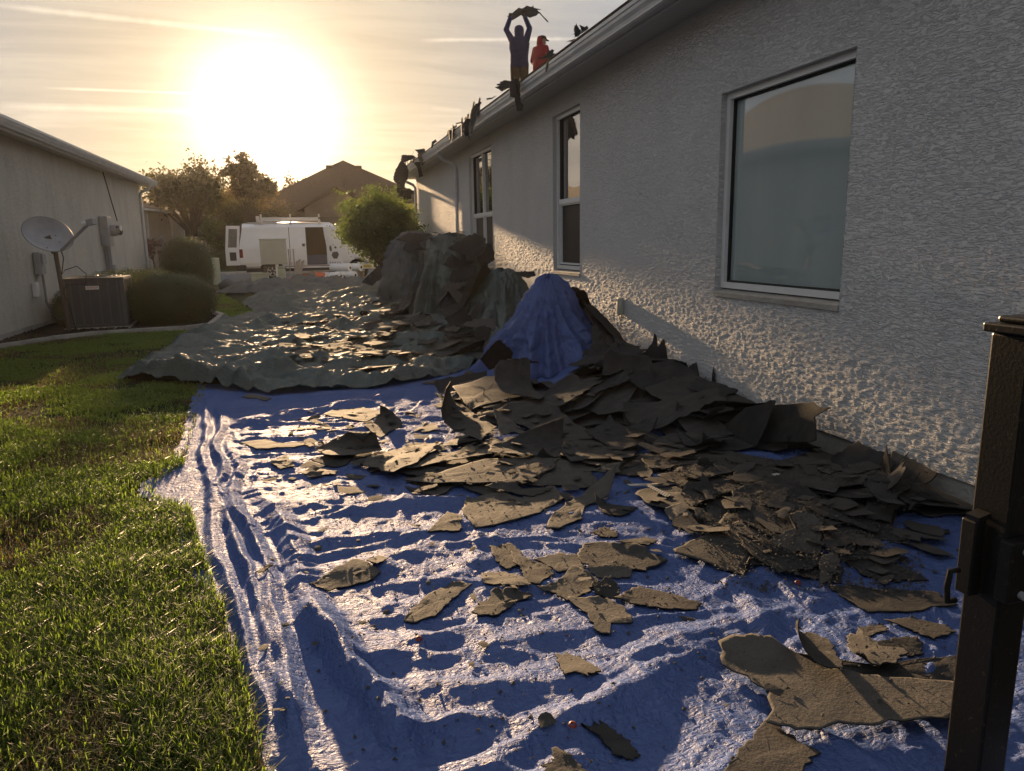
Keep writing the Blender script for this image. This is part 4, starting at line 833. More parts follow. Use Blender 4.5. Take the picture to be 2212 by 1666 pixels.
key(Z7, [(280, 1640), (420, 1440), (550, 1290), (720, 1420), (900, 1500), (760, 1650), (500, 1760)], 'felt_b', 'dark sheet running under the front of the big brown one', seed=76)
key(Z7, [(1150, 780), (1210, 790), (1300, 860), (1440, 880), (1390, 1000), (1330, 990), (1220, 1010), (1130, 990), (1060, 800)], 'felt_a', 'torn pale flap with rolled left edge in the right foreground', [(185, .06, .03)], seed=77, rag=.008, lift=.02)
big = key(Z7, [(285, 880), (560, 870), (900, 1010), (1180, 1090), (1755, 1110), (1900, 1200), (1735, 1360), (1480, 1370), (1200, 1420), (1040, 1390), (950, 1425), (640, 1400), (545, 1370), (590, 1330), (560, 1210), (450, 1120), (440, 1070), (270, 1030)], 'felt_a', 'big smooth brown felt sheet in the right foreground', [(80, .13, .5)], seed=78, lift=.03, n=64, wave=.012, relax=1.0, rag=.012)
key(Z7, [(620, 900), (820, 800), (960, 870), (1040, 1040), (940, 1060), (760, 990)], 'felt_b', 'felt sheet rolled into a tunnel behind the big brown one', [(150, -.02, .075)], seed=79, lift=.03, rag=.006)
# ------------------------------------------------------------------ upright pieces: outline given in a vertical plane seen from the camera side
upright(R2, [(890, 190), (1060, 100), (1200, 95), (1340, 130), (1350, 190), (1260, 260), (1080, 330), (900, 345), (950, 260)], 7.25, 'felt_c', 'black felt leaning on the right side of the blue draped hump', .08, .3, 1)
upright(R2, [(1380, 330), (1420, 240), (1510, 190), (1550, 130), (1565, 75), (1578, 100), (1570, 170), (1610, 105), (1640, 170), (1690, 300), (1640, 350), (1500, 350)], 6.15, 'felt_c', 'tall pointed felt piece standing up against the wall', .05, .3, 2, .006)
upright(R2, [(1730, 330), (1770, 270), (1820, 255), (1870, 310), (1880, 370), (1840, 410), (1780, 360)], 5.55, 'felt_b', 'rounded felt piece standing up in the wall heap, left of the jagged one', .06, .2, 3, .006)
upright(R2, [(1870, 360), (1910, 340), (1940, 390), (1910, 440), (1880, 430)], 5.4, 'felt_a', 'small pale curled piece between two upright felt pieces', .05, -.2, 4, .004)
upright(R2, [(1910, 340), (1990, 280), (2050, 330), (2100, 400), (2090, 470), (2000, 460), (1930, 430)], 5.25, 'felt_c', 'jagged dark felt piece standing up against the wall', .05, .25, 5, .008)
upright(R2, [(1600, 400), (1700, 330), (1790, 370), (1830, 440), (1700, 430)], 5.5, 'felt_c', 'low dark folded piece before the upright ones in the wall heap', .06, .5, 6)
upright(R2, [(590, 130), (610, 120), (700, 200), (690, 280), (570, 320), (500, 250)], 7.0, 'felt_b', 'smooth grey flap bent over at the left foot of the blue hump', .05, -.5, 7, .005)
upright(R2, [(440, 370), (600, 340), (620, 400), (470, 420)], 6.6, 'felt_c', 'dark flap on the blue fold left of the hump foot', .04, .6, 8)
wallside(R2, [(2040, 640), (2100, 540), (2212, 500), (2212, 780), (2110, 770)], 2.8, 'felt_under', 'black end of a sheet standing in front of the wall', .5, .03, 9)
wallside(Z6, [(300, 860), (380, 775), (560, 745), (720, 735), (750, 760), (845, 765), (760, 812), (800, 880), (840, 960), (700, 965), (480, 965), (370, 960)], 2.92, 'felt_under', 'large black sheet folded up on edge at the wall foot', .5, .03, 10)
wallside(Z6, [(920, 1050), (1010, 965), (1180, 1040), (1240, 1060), (1230, 1150), (1080, 1190), (980, 1150)], 3.05, 'felt_c', 'darkest rounded piece lying against the wall foot', .7, .02, 11)
wallside(Z6, [(1245, 1015), (1380, 1080), (1520, 1155), (1500, 1185), (1440, 1230), (1250, 1130)], 3.10, 'felt_b', 'smooth grey piece leaning on the wall foot near the gate', .4, .01, 12)
upright(Z6, [(490, 720), (530, 690), (570, 740), (500, 760)], 4.75, 'felt_b', 'small square piece standing behind the large black sheet', .02, .2, 13, .004)
# on and around the draped humps (frame of the zoom 960,350 +500 px)
H4 = zz_(960, 350, 500 / 1666)
upright(H4, [(100, 830), (200, 775), (390, 780), (360, 830), (280, 850), (300, 870), (230, 945), (150, 910), (190, 850)], 14.95, 'felt_c', 'grey felt patch on the shoulder of the black draped hump', .05, .8, 20)
upright(H4, [(540, 900), (700, 800), (760, 780), (850, 820), (820, 900), (740, 980), (640, 960)], 11.75, 'felt_c', 'large felt sheet lying over the top of the tallest green hump', .06, .6, 21)
upright(H4, [(790, 880), (900, 860), (920, 930), (910, 1000), (790, 1060), (760, 980)], 11.9, 'felt_c', 'dark felt sheet on the wall side of the tallest green hump', .05, .5, 22)
upright(H4, [(490, 1040), (560, 950), (640, 1000), (760, 1010), (700, 1080), (560, 1070)], 11.6, 'felt_c', 'curled felt sheet on the face of the tallest green hump', .08, .2, 23)
upright(H4, [(440, 1260), (520, 1200), (720, 1180), (640, 1230), (560, 1260)], 11.3, 'felt_a', 'pale felt sheet sticking out low on the tallest green hump', .06, .8, 24)
upright(H4, [(540, 1260), (600, 1240), (670, 1290), (620, 1370), (590, 1330)], 10.9, 'felt_a', 'small pale sheet hanging between the two green humps', .05, .3, 25, .006)
upright(H4, [(580, 1090), (760, 1040), (770, 1120), (640, 1180), (540, 1170)], 11.5, 'felt_c', 'dark felt sheet folded on the face of the tallest green hump', .05, .5, 32)
upright(H4, [(800, 900), (840, 840), (862, 880), (820, 950), (780, 970)], 11.6, 'felt_a', 'pale twisted strip on top of the tallest green hump', .03, .2, 26, .004)
upright(H4, [(640, 1550), (740, 1500), (920, 1480), (900, 1580), (830, 1570), (740, 1560)], 8.6, 'felt_a', 'pale ragged sheet lying before the smaller green hump', .06, 1.0, 27)
upright(H4, [(0, 1430), (160, 1360), (210, 1390), (90, 1440), (0, 1470)], 12.4, 'felt_a', 'grey bent sheet sticking out left of the tallest green hump', .06, .6, 28)
upright(H4, [(500, 1480), (660, 1400), (760, 1500), (640, 1560), (540, 1540)], 9.2, 'felt_c', 'black rounded sheet standing between the green humps', .08, .3, 29)
upright(H4, [(740, 1600), (800, 1550), (900, 1570), (880, 1640), (760, 1660)], 8.3, 'felt_c', 'dark sheet curled at the left foot of the blue hump', .05, .6, 30)
upright(H4, [(1080, 1100), (1260, 1095), (1265, 1130), (1180, 1150)], 9.7, 'felt_c', 'black sheet lying over the wall side of the smaller green hump', .04, 1.0, 31)
# dark sheet edge at far left of the humps (stands up like a sail)
upright(zz_(580, 540, 420 / 2212), [(1710, 880), (1930, 640), (2000, 700), (1980, 800), (1850, 920)], 17.0, 'felt_b', 'grey sheet standing on edge below the leafy bush', .12, .3, 33, .01)
# ------------------------------------------------------------------ torn felt on the roof edge and gutter
RZ = zz_(1000, 0, 500 / 2082)
UE = [
    ([(985, 910), (1060, 905), (1000, 890), (1010, 875), (1080, 868), (1030, 855), (1100, 838), (1150, 850), (1150, 910), (1060, 960), (1030, 940)], 9.75, 'felt_c', 'feathery torn felt sticking out at the feet of the worker in blue'),
    ([(1140, 850), (1220, 810), (1245, 840), (1215, 880), (1245, 900), (1250, 1060), (1275, 1110), (1260, 1160), (1205, 1165), (1185, 1020), (1135, 1010), (1145, 920)], 9.2, 'felt_c', 'long black felt strip hanging over the gutter below the worker in blue'),
    ([(740, 1150), (790, 1080), (855, 1060), (830, 1110), (820, 1150), (760, 1200), (730, 1220)], 11.0, 'felt_c', 'dark torn felt standing up on the eave left of the worker in blue'),
    ([(740, 1220), (820, 1140), (800, 1240), (760, 1330), (750, 1400), (730, 1380), (735, 1300)], 10.9, 'felt_a', 'pale sunlit felt strip hanging over the gutter beside a dark one'),
    ([(655, 1290), (700, 1230), (740, 1230), (720, 1330), (725, 1460), (700, 1420), (675, 1440), (660, 1370)], 11.1, 'felt_c', 'dark ragged felt strip hanging over the gutter left of a pale one'),
    ([(580, 1280), (640, 1265), (655, 1275), (600, 1290)], 11.6, 'felt_b', 'thin felt splinter on the eave between two hanging strips'),
    ([(520, 1340), (570, 1330), (560, 1345)], 12.2, 'felt_b', 'tiny felt splinter on the eave left of the hanging strips'),
    ([(320, 1550), (330, 1480), (370, 1450), (385, 1475), (350, 1500), (335, 1545)], 13.9, 'felt_c', 'short curled felt piece hooked over the middle of the gutter'),
    ([(155, 1560), (260, 1545), (250, 1580), (200, 1620), (185, 1590)], 15.6, 'felt_c', 'spiky felt piece on the eave above the first downspout'),
    ([(10, 1660), (30, 1610), (150, 1620), (150, 1650), (60, 1680)], 18.0, 'felt_c', 'jagged felt piece lying on the far corner of the eave'),
    ([(900, 1025), (980, 1010), (1010, 990), (960, 1030), (905, 1040)], 10.3, 'felt_b', 'flat felt splinter on the eave left of the feathery torn felt'),
    ([(1520, 755), (1530, 660), (1560, 610), (1555, 680), (1535, 740)], 7.35, 'felt_a', 'pale sunlit felt strip hanging over the gutter near the worker in red'),
    ([(1430, 610), (1500, 590), (1540, 540), (1580, 515), (1600, 530), (1590, 560), (1620, 565), (1560, 610), (1480, 615)], 7.6, 'felt_c', 'black felt piece with a bent tip on the eave before the worker in red'),
    ([(1800, 330), (1810, 280), (1830, 255), (1840, 280), (1885, 350), (1830, 400), (1805, 400)], 6.55, 'felt_c', 'rounded felt piece standing on the eave, left one of the upright pair'),
    ([(1865, 260), (1920, 285), (1950, 265), (1962, 300), (1890, 350)], 6.35, 'felt_c', 'pointed felt piece standing on the eave, right one of the upright pair'),
    ([(1735, 435), (1800, 410), (1830, 400), (1800, 430)], 6.8, 'felt_b', 'thin felt splinter on the eave below the upright pair')]
for i, (pp, yy, mt_, lab) in enumerate(UE): upright(RZ, pp, yy, mt_, lab, .02, .15, 40 + i, .006, n=110)
HZ = zz_(500, 350, 640 / 2132)
upright(HZ, [(1620, 280), (1660, 190), (1700, 180), (1740, 250), (1730, 330), (1710, 350), (1700, 470), (1660, 480), (1640, 470), (1640, 360), (1610, 330)], 18.8, 'felt_c', 'big black felt sheet hanging down from the far end of the gutter', .05, .1, 70, .01, n=60)
upright(HZ, [(1690, 420), (1740, 400), (1780, 430), (1760, 490), (1710, 500), (1670, 450)], 18.9, 'felt_c', 'black felt lump hanging below the big sheet at the gutter end', .05, .1, 71, .02)
upright(HZ, [(1680, 130), (1780, 130), (1800, 150), (1700, 190), (1660, 200)], 18.3, 'felt_c', 'ragged felt piece lying across the far gutter corner', .05, .2, 72, .015)
upright(HZ, [(1810, 120), (1860, 80), (1895, 130), (1870, 200), (1850, 220), (1820, 170)], 17.0, 'felt_b', 'smooth grey felt flap bent over the gutter near its far end', .03, .1, 73, .004)
upright(HZ, [(1780, 190), (1830, 180), (1860, 300), (1825, 315), (1815, 240)], 17.2, 'felt_c', 'narrow dark felt strip hanging under the grey flap on the gutter', .03, .1, 74, .006)
# ------------------------------------------------------------------ little things among the debris
M['red_cap'] = material('red_plastic', (.20, .03, .022), .55, .4)
for (px, py, lab) in ((905, 1385, 'red plastic cap washer on the blue tarp, left of the pronged scrap'), (1237, 1587, 'red plastic cap washer on the blue tarp beside the lone black scrap'), (1725, 1240, 'red plastic cap washer on the granule-covered mat')):
    x_, y_ = onto([(px, py)])[0]; z_ = float(hs(np.array([x_]), np.array([y_]))[0]) + .008; m = MB(); n = 16; prof = [(.0045, .004), (.007, .006), (.011, .004), (.0125, .001), (.0045, .001)]
    V = [(x_ + r_ * math.cos(6.2832 * i / n), y_ + r_ * math.sin(6.2832 * i / n), z_ + h_ + .25 * r_ * math.sin(6.2832 * i / n)) for i in range(n) for r_, h_ in prof]
    m.add(V, [(i * 5 + j, ((i + 1) % n) * 5 + j, ((i + 1) % n) * 5 + (j + 1) % 5, i * 5 + (j + 1) % 5) for i in range(n) for j in range(5)])
    m.build('cap_washer', M['red_cap'], smooth=True, label=lab, cat='washer', group='red cap washers dropped on the debris')
M['pale_strip'] = material('pale_plastic', (.45, .44, .42), .5, .5)
def flake(px, pts, lab, mat):
    c = onto([px])[0]; z_ = float(hs(np.array([c[0]]), np.array([c[1]]))[0]) + .012; m = MB(); n = len(pts)
    V = [(c[0] + a, c[1] + b_, z_ + .3 * abs(a) * .3) for a, b_ in pts]; m.add(V + [(x, y, z - .003) for x, y, z in V], [tuple(range(n)), tuple(range(2 * n - 1, n - 1, -1))] + [(i, n + i, n + (i + 1) % n, (i + 1) % n) for i in range(n)])
    m.build('packaging_scrap', mat, label=lab, cat='litter')
flake((1415, 1038), [(-.16, .03), (-.05, .035), (.12, -.02), (.13, -.04), (.02, -.025), (-.15, .005)], 'white knife-shaped strip of film lying on the dark shingles', M['pale_strip'])
flake((1423, 1065), [(-.03, .09), (.0, .1), (.03, -.09), (-.01, -.1)], 'narrow printed paper strip among the dark shingles', material('printed_strip', (.2, .2, .19), .7, .3, lambda q, p, co, t: t.links.new(q.mix(q.mapr(q.n('ShaderNodeTexChecker', {0: co, 3: 90.}).outputs[1], .4, .6), (.04, .04, .04), (.35, .35, .33)), p.inputs['Base Color'])))
flake((1675, 1030), [(-.02, .01), (.02, .015), (.025, -.005), (-.01, -.015)], 'small white chip of plastic on dark felt in the wall heap', M['pale_strip'])
# loose granules, nails and splinters scattered on the mat
rr = np.random.default_rng(5); N_ = 5200; q4 = np.array([G(1420, 1000)[:2], G(1950, 1040)[:2], G(2000, 1300)[:2], G(1560, 1290)[:2]]); uu, vv_ = rr.random(N_), rr.random(N_)
pts = (q4[0] * (1 - uu[:, None]) + q4[1] * uu[:, None]) * (1 - vv_[:, None]) + (q4[3] * (1 - uu[:, None]) + q4[2] * uu[:, None]) * vv_[:, None]
N2 = 2200; pts = np.vstack([pts, np.stack([rr.random(N2) * 3.2 - .1, 1.5 + 4.5 * rr.random(N2) ** 1.3], 1)]); pts = pts[(pts[:, 0] < XW - .05) & (pts[:, 0] > np.interp(pts[:, 1], EDY, EDX) + .2)]; n = len(pts)
s_ = .0025 + .005 * rr.random(n) ** 3; a_ = rr.random(n) * 6.28; zc_ = hs(pts[:, 0], pts[:, 1]) + .004
V = []
for k_, (dx, dy, dz) in enumerate(((1.6, 0, 0), (-.8, .9, 0), (-.8, -.9, 0), (0, 0, 1.1))):
    V.append(np.stack([pts[:, 0] + s_ * (dx * np.cos(a_) - dy * np.sin(a_)), pts[:, 1] + s_ * (dx * np.sin(a_) + dy * np.cos(a_)), zc_ + s_ * dz], 1))
V = np.stack(V, 1).reshape(-1, 3); i4 = np.arange(n)[:, None] * 4
npmesh('loose_granules', V, np.vstack([i4 + [0, 1, 3], i4 + [1, 2, 3], i4 + [2, 0, 3]]), M['felt_b'], kind='stuff', label='shingle granules and crumbs strewn over the tarp and mats', cat='debris')

def flakes(n, poly, amin, amax, seed, name, label):
    """many crumbs of felt too small to pick apart: one object"""
    r1 = np.random.default_rng(seed); q4 = np.array([G(*p)[:2] for p in poly]); V = []; F3 = []
    for _ in range(n):
        u_, v_ = r1.random(2); c = (q4[0] * (1 - u_) + q4[1] * u_) * (1 - v_) + (q4[3] * (1 - u_) + q4[2] * u_) * v_
        if c[0] > XW - .06: continue
        a = amin + (amax - amin) * r1.random() ** 2.2; O_ = rand_outline(c[0], c[1], a, 1 + 1.5 * r1.random(), r1.random() * 3.14, r1)[::3]; zb = hs(O_[:, 0], O_[:, 1]); zc = max(np.quantile(zb, .7), float(hs(c[:1], c[1:2])[0])) + .006
        k0 = len(V); tl = (r1.random(2) - .5) * .5; zz2 = zc + np.clip((O_ - c) @ tl, -.004, .05); V += [(c[0], c[1], zc + .002)] + [(p[0], p[1], z) for p, z in zip(O_, zz2)]; m = len(O_); F3 += [(k0, k0 + 1 + i, k0 + 1 + (i + 1) % m) for i in range(m)]
    npmesh(name, np.array(V), np.array(F3), M['felt_b'], kind='stuff', label=label, cat='debris')
flakes(120, [(1330, 960), (1960, 1040), (2060, 1330), (1500, 1200)], .015, .10, 61, 'felt_crumbs', 'small crumbs of felt strewn between the larger sheets by the wall')
flakes(260, [(650, 900), (1350, 900), (1500, 1120), (560, 1080)], .012, .07, 62, 'felt_crumbs', 'small crumbs of felt strewn across the middle of the blue tarp')
flakes(70, [(560, 1120), (1500, 1120), (1750, 1600), (560, 1600)], .006, .03, 63, 'felt_crumbs', 'tiny crumbs of felt strewn over the blue foreground')
flakes(420, [(600, 700), (1000, 690), (1060, 800), (560, 830)], .02, .14, 64, 'felt_crumbs', 'small crumbs of felt strewn over the green tarp')
re_ = np.random.default_rng(9)
for k_ in range(22):   # more torn felt caught on the eave
    yy = 7.2 + 14.2 * re_.random() ** .7; hang = re_.random() < .45; w_ = .05 + .12 * re_.random(); L_ = .03 + .13 * re_.random() ** 1.5
    O_ = rand_outline(0, 0, w_, 1.0, 0, re_); O_[:, 1] *= L_ / w_; O_[:, 1] += L_ * (-.55 if hang else .55); O_[:, 0] *= 1.15 - .8 * np.abs(O_[:, 1]) / (2 * L_);  sd = 300 + k_; tl = (re_.random() - .5) * 1.2
    def zf(P, yy=yy, hang=hang, tl=tl): return np.c_[2.712 - .02 * np.cos(P[:, 0] * 14) + (0 if hang else .35) * P[:, 1], yy + P[:, 0] + tl * P[:, 1], 3.325 + P[:, 1]]
    scrap_mesh(O_, zf, M['felt_c' if re_.random() < .75 else 'felt_b'], label='torn felt shred hanging over the gutter of the grey house' if hang else 'torn felt shred sticking up along the eave of the grey house', group='felt shreds hanging from the gutter' if hang else 'felt shreds sticking up on the eave', seed=sd, rag=.01, n=40)
# ------------------------------------------------------------------ air conditioner, dish
def textmesh(txt, size, mat, name, parent, org, right, up, ext=.001):
    c = bpy.data.curves.new(name, 'FONT'); c.body = txt; c.size = size; c.extrude = ext; c.align_x = 'CENTER'; c.align_y = 'CENTER'
    o = bpy.data.objects.new(name, c); COL.objects.link(o); dg = bpy.context.evaluated_depsgraph_get(); me = bpy.data.meshes.new_from_object(o.evaluated_get(dg))
    bpy.data.objects.remove(o); r, u_ = np.array(right, float), np.array(up, float); nn = np.cross(r, u_); co = np.array([v_.co[:] for v_ in me.vertices])
    me.vertices.foreach_set('co', (co[:, :1] * r + co[:, 1:2] * u_ + co[:, 2:] * nn).astype(np.float32).ravel()); me.update()
    return link(name, me, org, mat, parent)
def ac_unit():
    c = np.array([-3.46, 14.42]); hw = .44; h = .88; z0 = .06; a = math.radians(4); ca, sa = math.cos(a), math.sin(a)
    u = empty('air_conditioner', (c[0], c[1], 0), 'dark grey air conditioner unit with maker badge beside the round hedge', 'air conditioner')
    dk = material('ac_dark_grey', (.045, .048, .05), .5, .5, var((.04, .042, .044), (.055, .058, .06), 5)); md = material('ac_mid_grey', (.075, .08, .08), .45, .5)
    def W_(x, y): return (c[0] + x * ca - y * sa, c[1] + x * sa + y * ca)
    def bx(x0, x1, y0, y1, za, zb): m = MB(); m.add([(*W_(x, y), z) for z in (za, zb) for x, y in ((x0, y0), (x1, y0), (x1, y1), (x0, y1))], [(3, 2, 1, 0), (4, 5, 6, 7), (0, 1, 5, 4), (1, 2, 6, 5), (2, 3, 7, 6), (3, 0, 4, 7)]); return m
    bx(-hw - .06, hw + .06, -hw - .06, hw + .06, .0, z0).build('pad', M['concrete'], u)
    bx(-hw + .03, hw - .03, -hw + .03, hw - .03, z0, h - .05).build('coil', material('ac_coil', (.02, .02, .021), .7), u)
    for sx in (-1, 1):
        for sy in (-1, 1): bx(sx * hw - .03, sx * hw + .03, sy * hw - .03, sy * hw + .03, z0, h - .03).build('corner_post', md, u)
    bx(-hw - .035, hw + .035, -hw - .035, hw + .035, z0 + .001, z0 + .05).build('base_pan', dk, u)
    bx(-hw - .04, hw + .04, -hw - .04, hw + .04, h - .03, h + .015).build('top_cover', dk, u)
    # front: panel with vertical ribs; right side: horizontal louvre slats
    bx(-hw + .031, hw - .031, -hw - .012, -hw + .02, z0 + .051, h - .031).build('front_panel', dk, u)
    for k_ in range(6): bx(-hw + .09 + k_ * .14, -hw + .115 + k_ * .14, -hw - .022, -hw - .0125, z0 + .06, h - .05).build('rib', md, u)
    sl_ = MB(); k_ = z0 + .06
    while k_ < h - .05:
        q = bx(hw + .0, hw + .022, -hw + .031, hw - .031, k_, k_ + .008); sl_.add(q.v, q.f); k_ += .022
    sl_.build('louvre_panel', md, u, fixn=False); bx(hw - .0295, hw - .001, -hw + .031, hw - .031, z0 + .051, h - .031).build('side_coil', dk, u)
    gr = MB()
    for r_ in (.1, .17, .24, .31, .38): gr.tube([(*W_(r_ * math.cos(t), r_ * math.sin(t)), h + .03) for t in np.linspace(0, 6.2832, 25)], .006, 5, False)
    for t in np.linspace(0, 6.2832, 12, endpoint=False): gr.tube([(*W_(.06 * math.cos(t), .06 * math.sin(t)), h + .037), (*W_(.41 * math.cos(t), .41 * math.sin(t)), h + .022)], .005, 5)
    gr.build('fan_grille', md, u)
    bd = bx(-.11, .09, -hw - .038, -hw - .0225, .70, .76).build('badge', M['white'], u)
    rv = (ca, sa, 0); textmesh('LENNOX', .044, material('badge_red', (.35, .02, .02), .4), 'badge_lettering', bd, (*W_(-.015, -hw - .0395), .73), rv, (0, 0, 1))
ac_unit()
def sat_dish():
    b0 = np.array([-3.80, 13.72, 0.]); d = empty('satellite_dish', b0, 'grey elliptical satellite dish on a leaning dark mast beside the air conditioner', 'satellite dish')
    top = np.array([-3.86, 13.74, 1.42]); brown = material('mast_brown', (.06, .045, .035), .5, .5)
    MB().tube([b0, top], .036, 12).build('mast', brown, d, smooth=True)
    cen = np.array([-3.89, 13.62, 1.62]); nrm = unit(np.array([.60, -.80, .38])); ux = unit(np.cross((0, 0, 1), nrm)); uy = np.cross(nrm, ux); rot = math.radians(-14)
    ux, uy = ux * math.cos(rot) + uy * math.sin(rot), uy * math.cos(rot) - ux * math.sin(rot)
    A, B, dep = .37, .29, .075; nr, na = 10, 48; V = []
    for off in (0, -.008):
        for i in range(nr + 1):
            for j in range(na):
                t = 6.28319 * j / na; r = i / nr; V.append(cen + ux * A * r * math.cos(t) + uy * B * r * math.sin(t) + nrm * (dep * (r * r - 1) + off))
    V = np.array(V); f = []; n1 = (nr + 1) * na
    for s_ in (0, 1):
        for i in range(nr):
            for j in range(na):
                q = [s_ * n1 + i * na + j, s_ * n1 + i * na + (j + 1) % na, s_ * n1 + (i + 1) * na + (j + 1) % na, s_ * n1 + (i + 1) * na + j]; f.append(q if s_ == 0 else q[::-1])
    dm = material('dish_grey', (.30, .31, .33), .38, .5, var((.24, .25, .27), (.34, .35, .37), 4))
    npmesh('reflector', V, np.array(f), dm, d, smooth=True)
    m = MB(); m.tube([cen + ux * A * math.cos(t) + uy * B * math.sin(t) - nrm * .004 for t in np.linspace(0, 6.28319, 49)], .007, 6, False); m.build('rim', M['pvc'], d, smooth=True)
    MB().bar(top + (0, 0, -.1), cen - nrm * .09, .07, .09).build('bracket', brown, d)
    low = cen + ux * A * .50 - uy * B * .84 - nrm * .005; feed = np.array([-3.23, 13.34, 1.76])
    MB().bar(low, feed, .03, .04).build('feed_arm', M['pvc'], d)
    fh = empty('feed_horn', (0, 0, 0)); fh.parent = d; fh.location = Vector(feed) - Vector(b0)
    dv = unit(cen - feed); MB().bar(feed + (0, 0, .02), feed + (0, 0, .02) - dv * .12, .10, .09).build('housing', M['metal_grey'], fh)
    MB().tube([feed + (0, 0, .02) + dv * .01, feed + (0, 0, .02) + dv * .08], [.035, .045], 12).build('lens', M['white'], fh, smooth=True)
    for k_, (a_, r_) in enumerate(((.3, .35), (-.5, .55), (-1.6, .8))): MB().tube([cen + ux * A * r_ * math.cos(a_) + uy * B * r_ * math.sin(a_) + nrm * (dep * (r_ * r_ - 1) + .001), cen + ux * A * r_ * math.cos(a_) + uy * B * r_ * math.sin(a_) + nrm * (dep * (r_ * r_ - 1) + .006)], .009, 8).build('bolt', M['rubber'], d)
    MB().tube([low, low + (.02, 0, -.12), top + (.06, -.03, -.45), top + (.12, -.06, -.38), top + (.3, -.05, -.32), top + (.42, -.03, -.45), top + (.38, 0, -.62), top + (.10, -.03, -.62), top + (.05, -.04, -.75), b0 + (.06, -.05, .5), b0 + (.12, -.06, .02)], .008, 6).build('cable', M['rubber'], d, smooth=True)
sat_dish()
# ------------------------------------------------------------------ utility things at the street
def ux(px, py, y): return PY(px, py, y)
p = G(473, 614); bo = empty('bollard', (p[0], 28.6, 0), 'pale green round bollard post at the street edge', 'bollard')
MB().tube([(p[0], 28.6, 0), (p[0], 28.6, .84), (p[0], 28.6, .90)], [.135, .135, .12], 18).build('post', M['green_box'], bo, smooth=True)
MB().tube([(p[0], 28.6, .901), (p[0], 28.6, .935), (p[0], 28.6, .96)], [.142, .142, .09], 18).build('cap', M['green_box'], bo, smooth=True)
p = ux(591, 546, 28.6); cb = empty('utility_cabinet', (p[0], 28.6, 0), 'square beige panel cabinet on a post in front of the van', 'cabinet')
MB().bbox((p[0] - .46, 28.5, .68), (p[0] + .46, 28.72, 1.56), .02).build('cabinet_box', M['beige_box'], cb); MB().bbox((p[0] - .48, 28.47, 1.56), (p[0] + .48, 28.75, 1.60), .01).build('top_cap', M['beige_box'], cb)
MB().box((p[0] + .03, 28.56, 0), (p[0] + .14, 28.67, .68)).build('post', M['white'], cb)
p = G(565, 612); gb = empty('utility_pedestal', (p[0], 28.2, 0), 'low wide green utility box on the grass left of the panel post', 'utility box')
MB().bbox((p[0] - .30, 28.0, 0), (p[0] + .30, 28.4, .34), .04).build('body', M['green_box'], gb, smooth=True); MB().bbox((p[0] - .33, 27.97, .341), (p[0] + .33, 28.43, .40), .025).build('lid', M['green_box'], gb, smooth=True)
p = G(611, 612); gb = empty('utility_pedestal', (p[0], 27.9, 0), 'narrow green utility box right in front of the panel post', 'utility box')
MB().bbox((p[0] - .13, 27.8, 0), (p[0] + .13, 28.05, .54), .03).build('body', M['green_box'], gb, smooth=True); MB().bbox((p[0] - .145, 27.785, .541), (p[0] + .145, 28.065, .62), .05).build('lid', M['green_box'], gb, smooth=True)
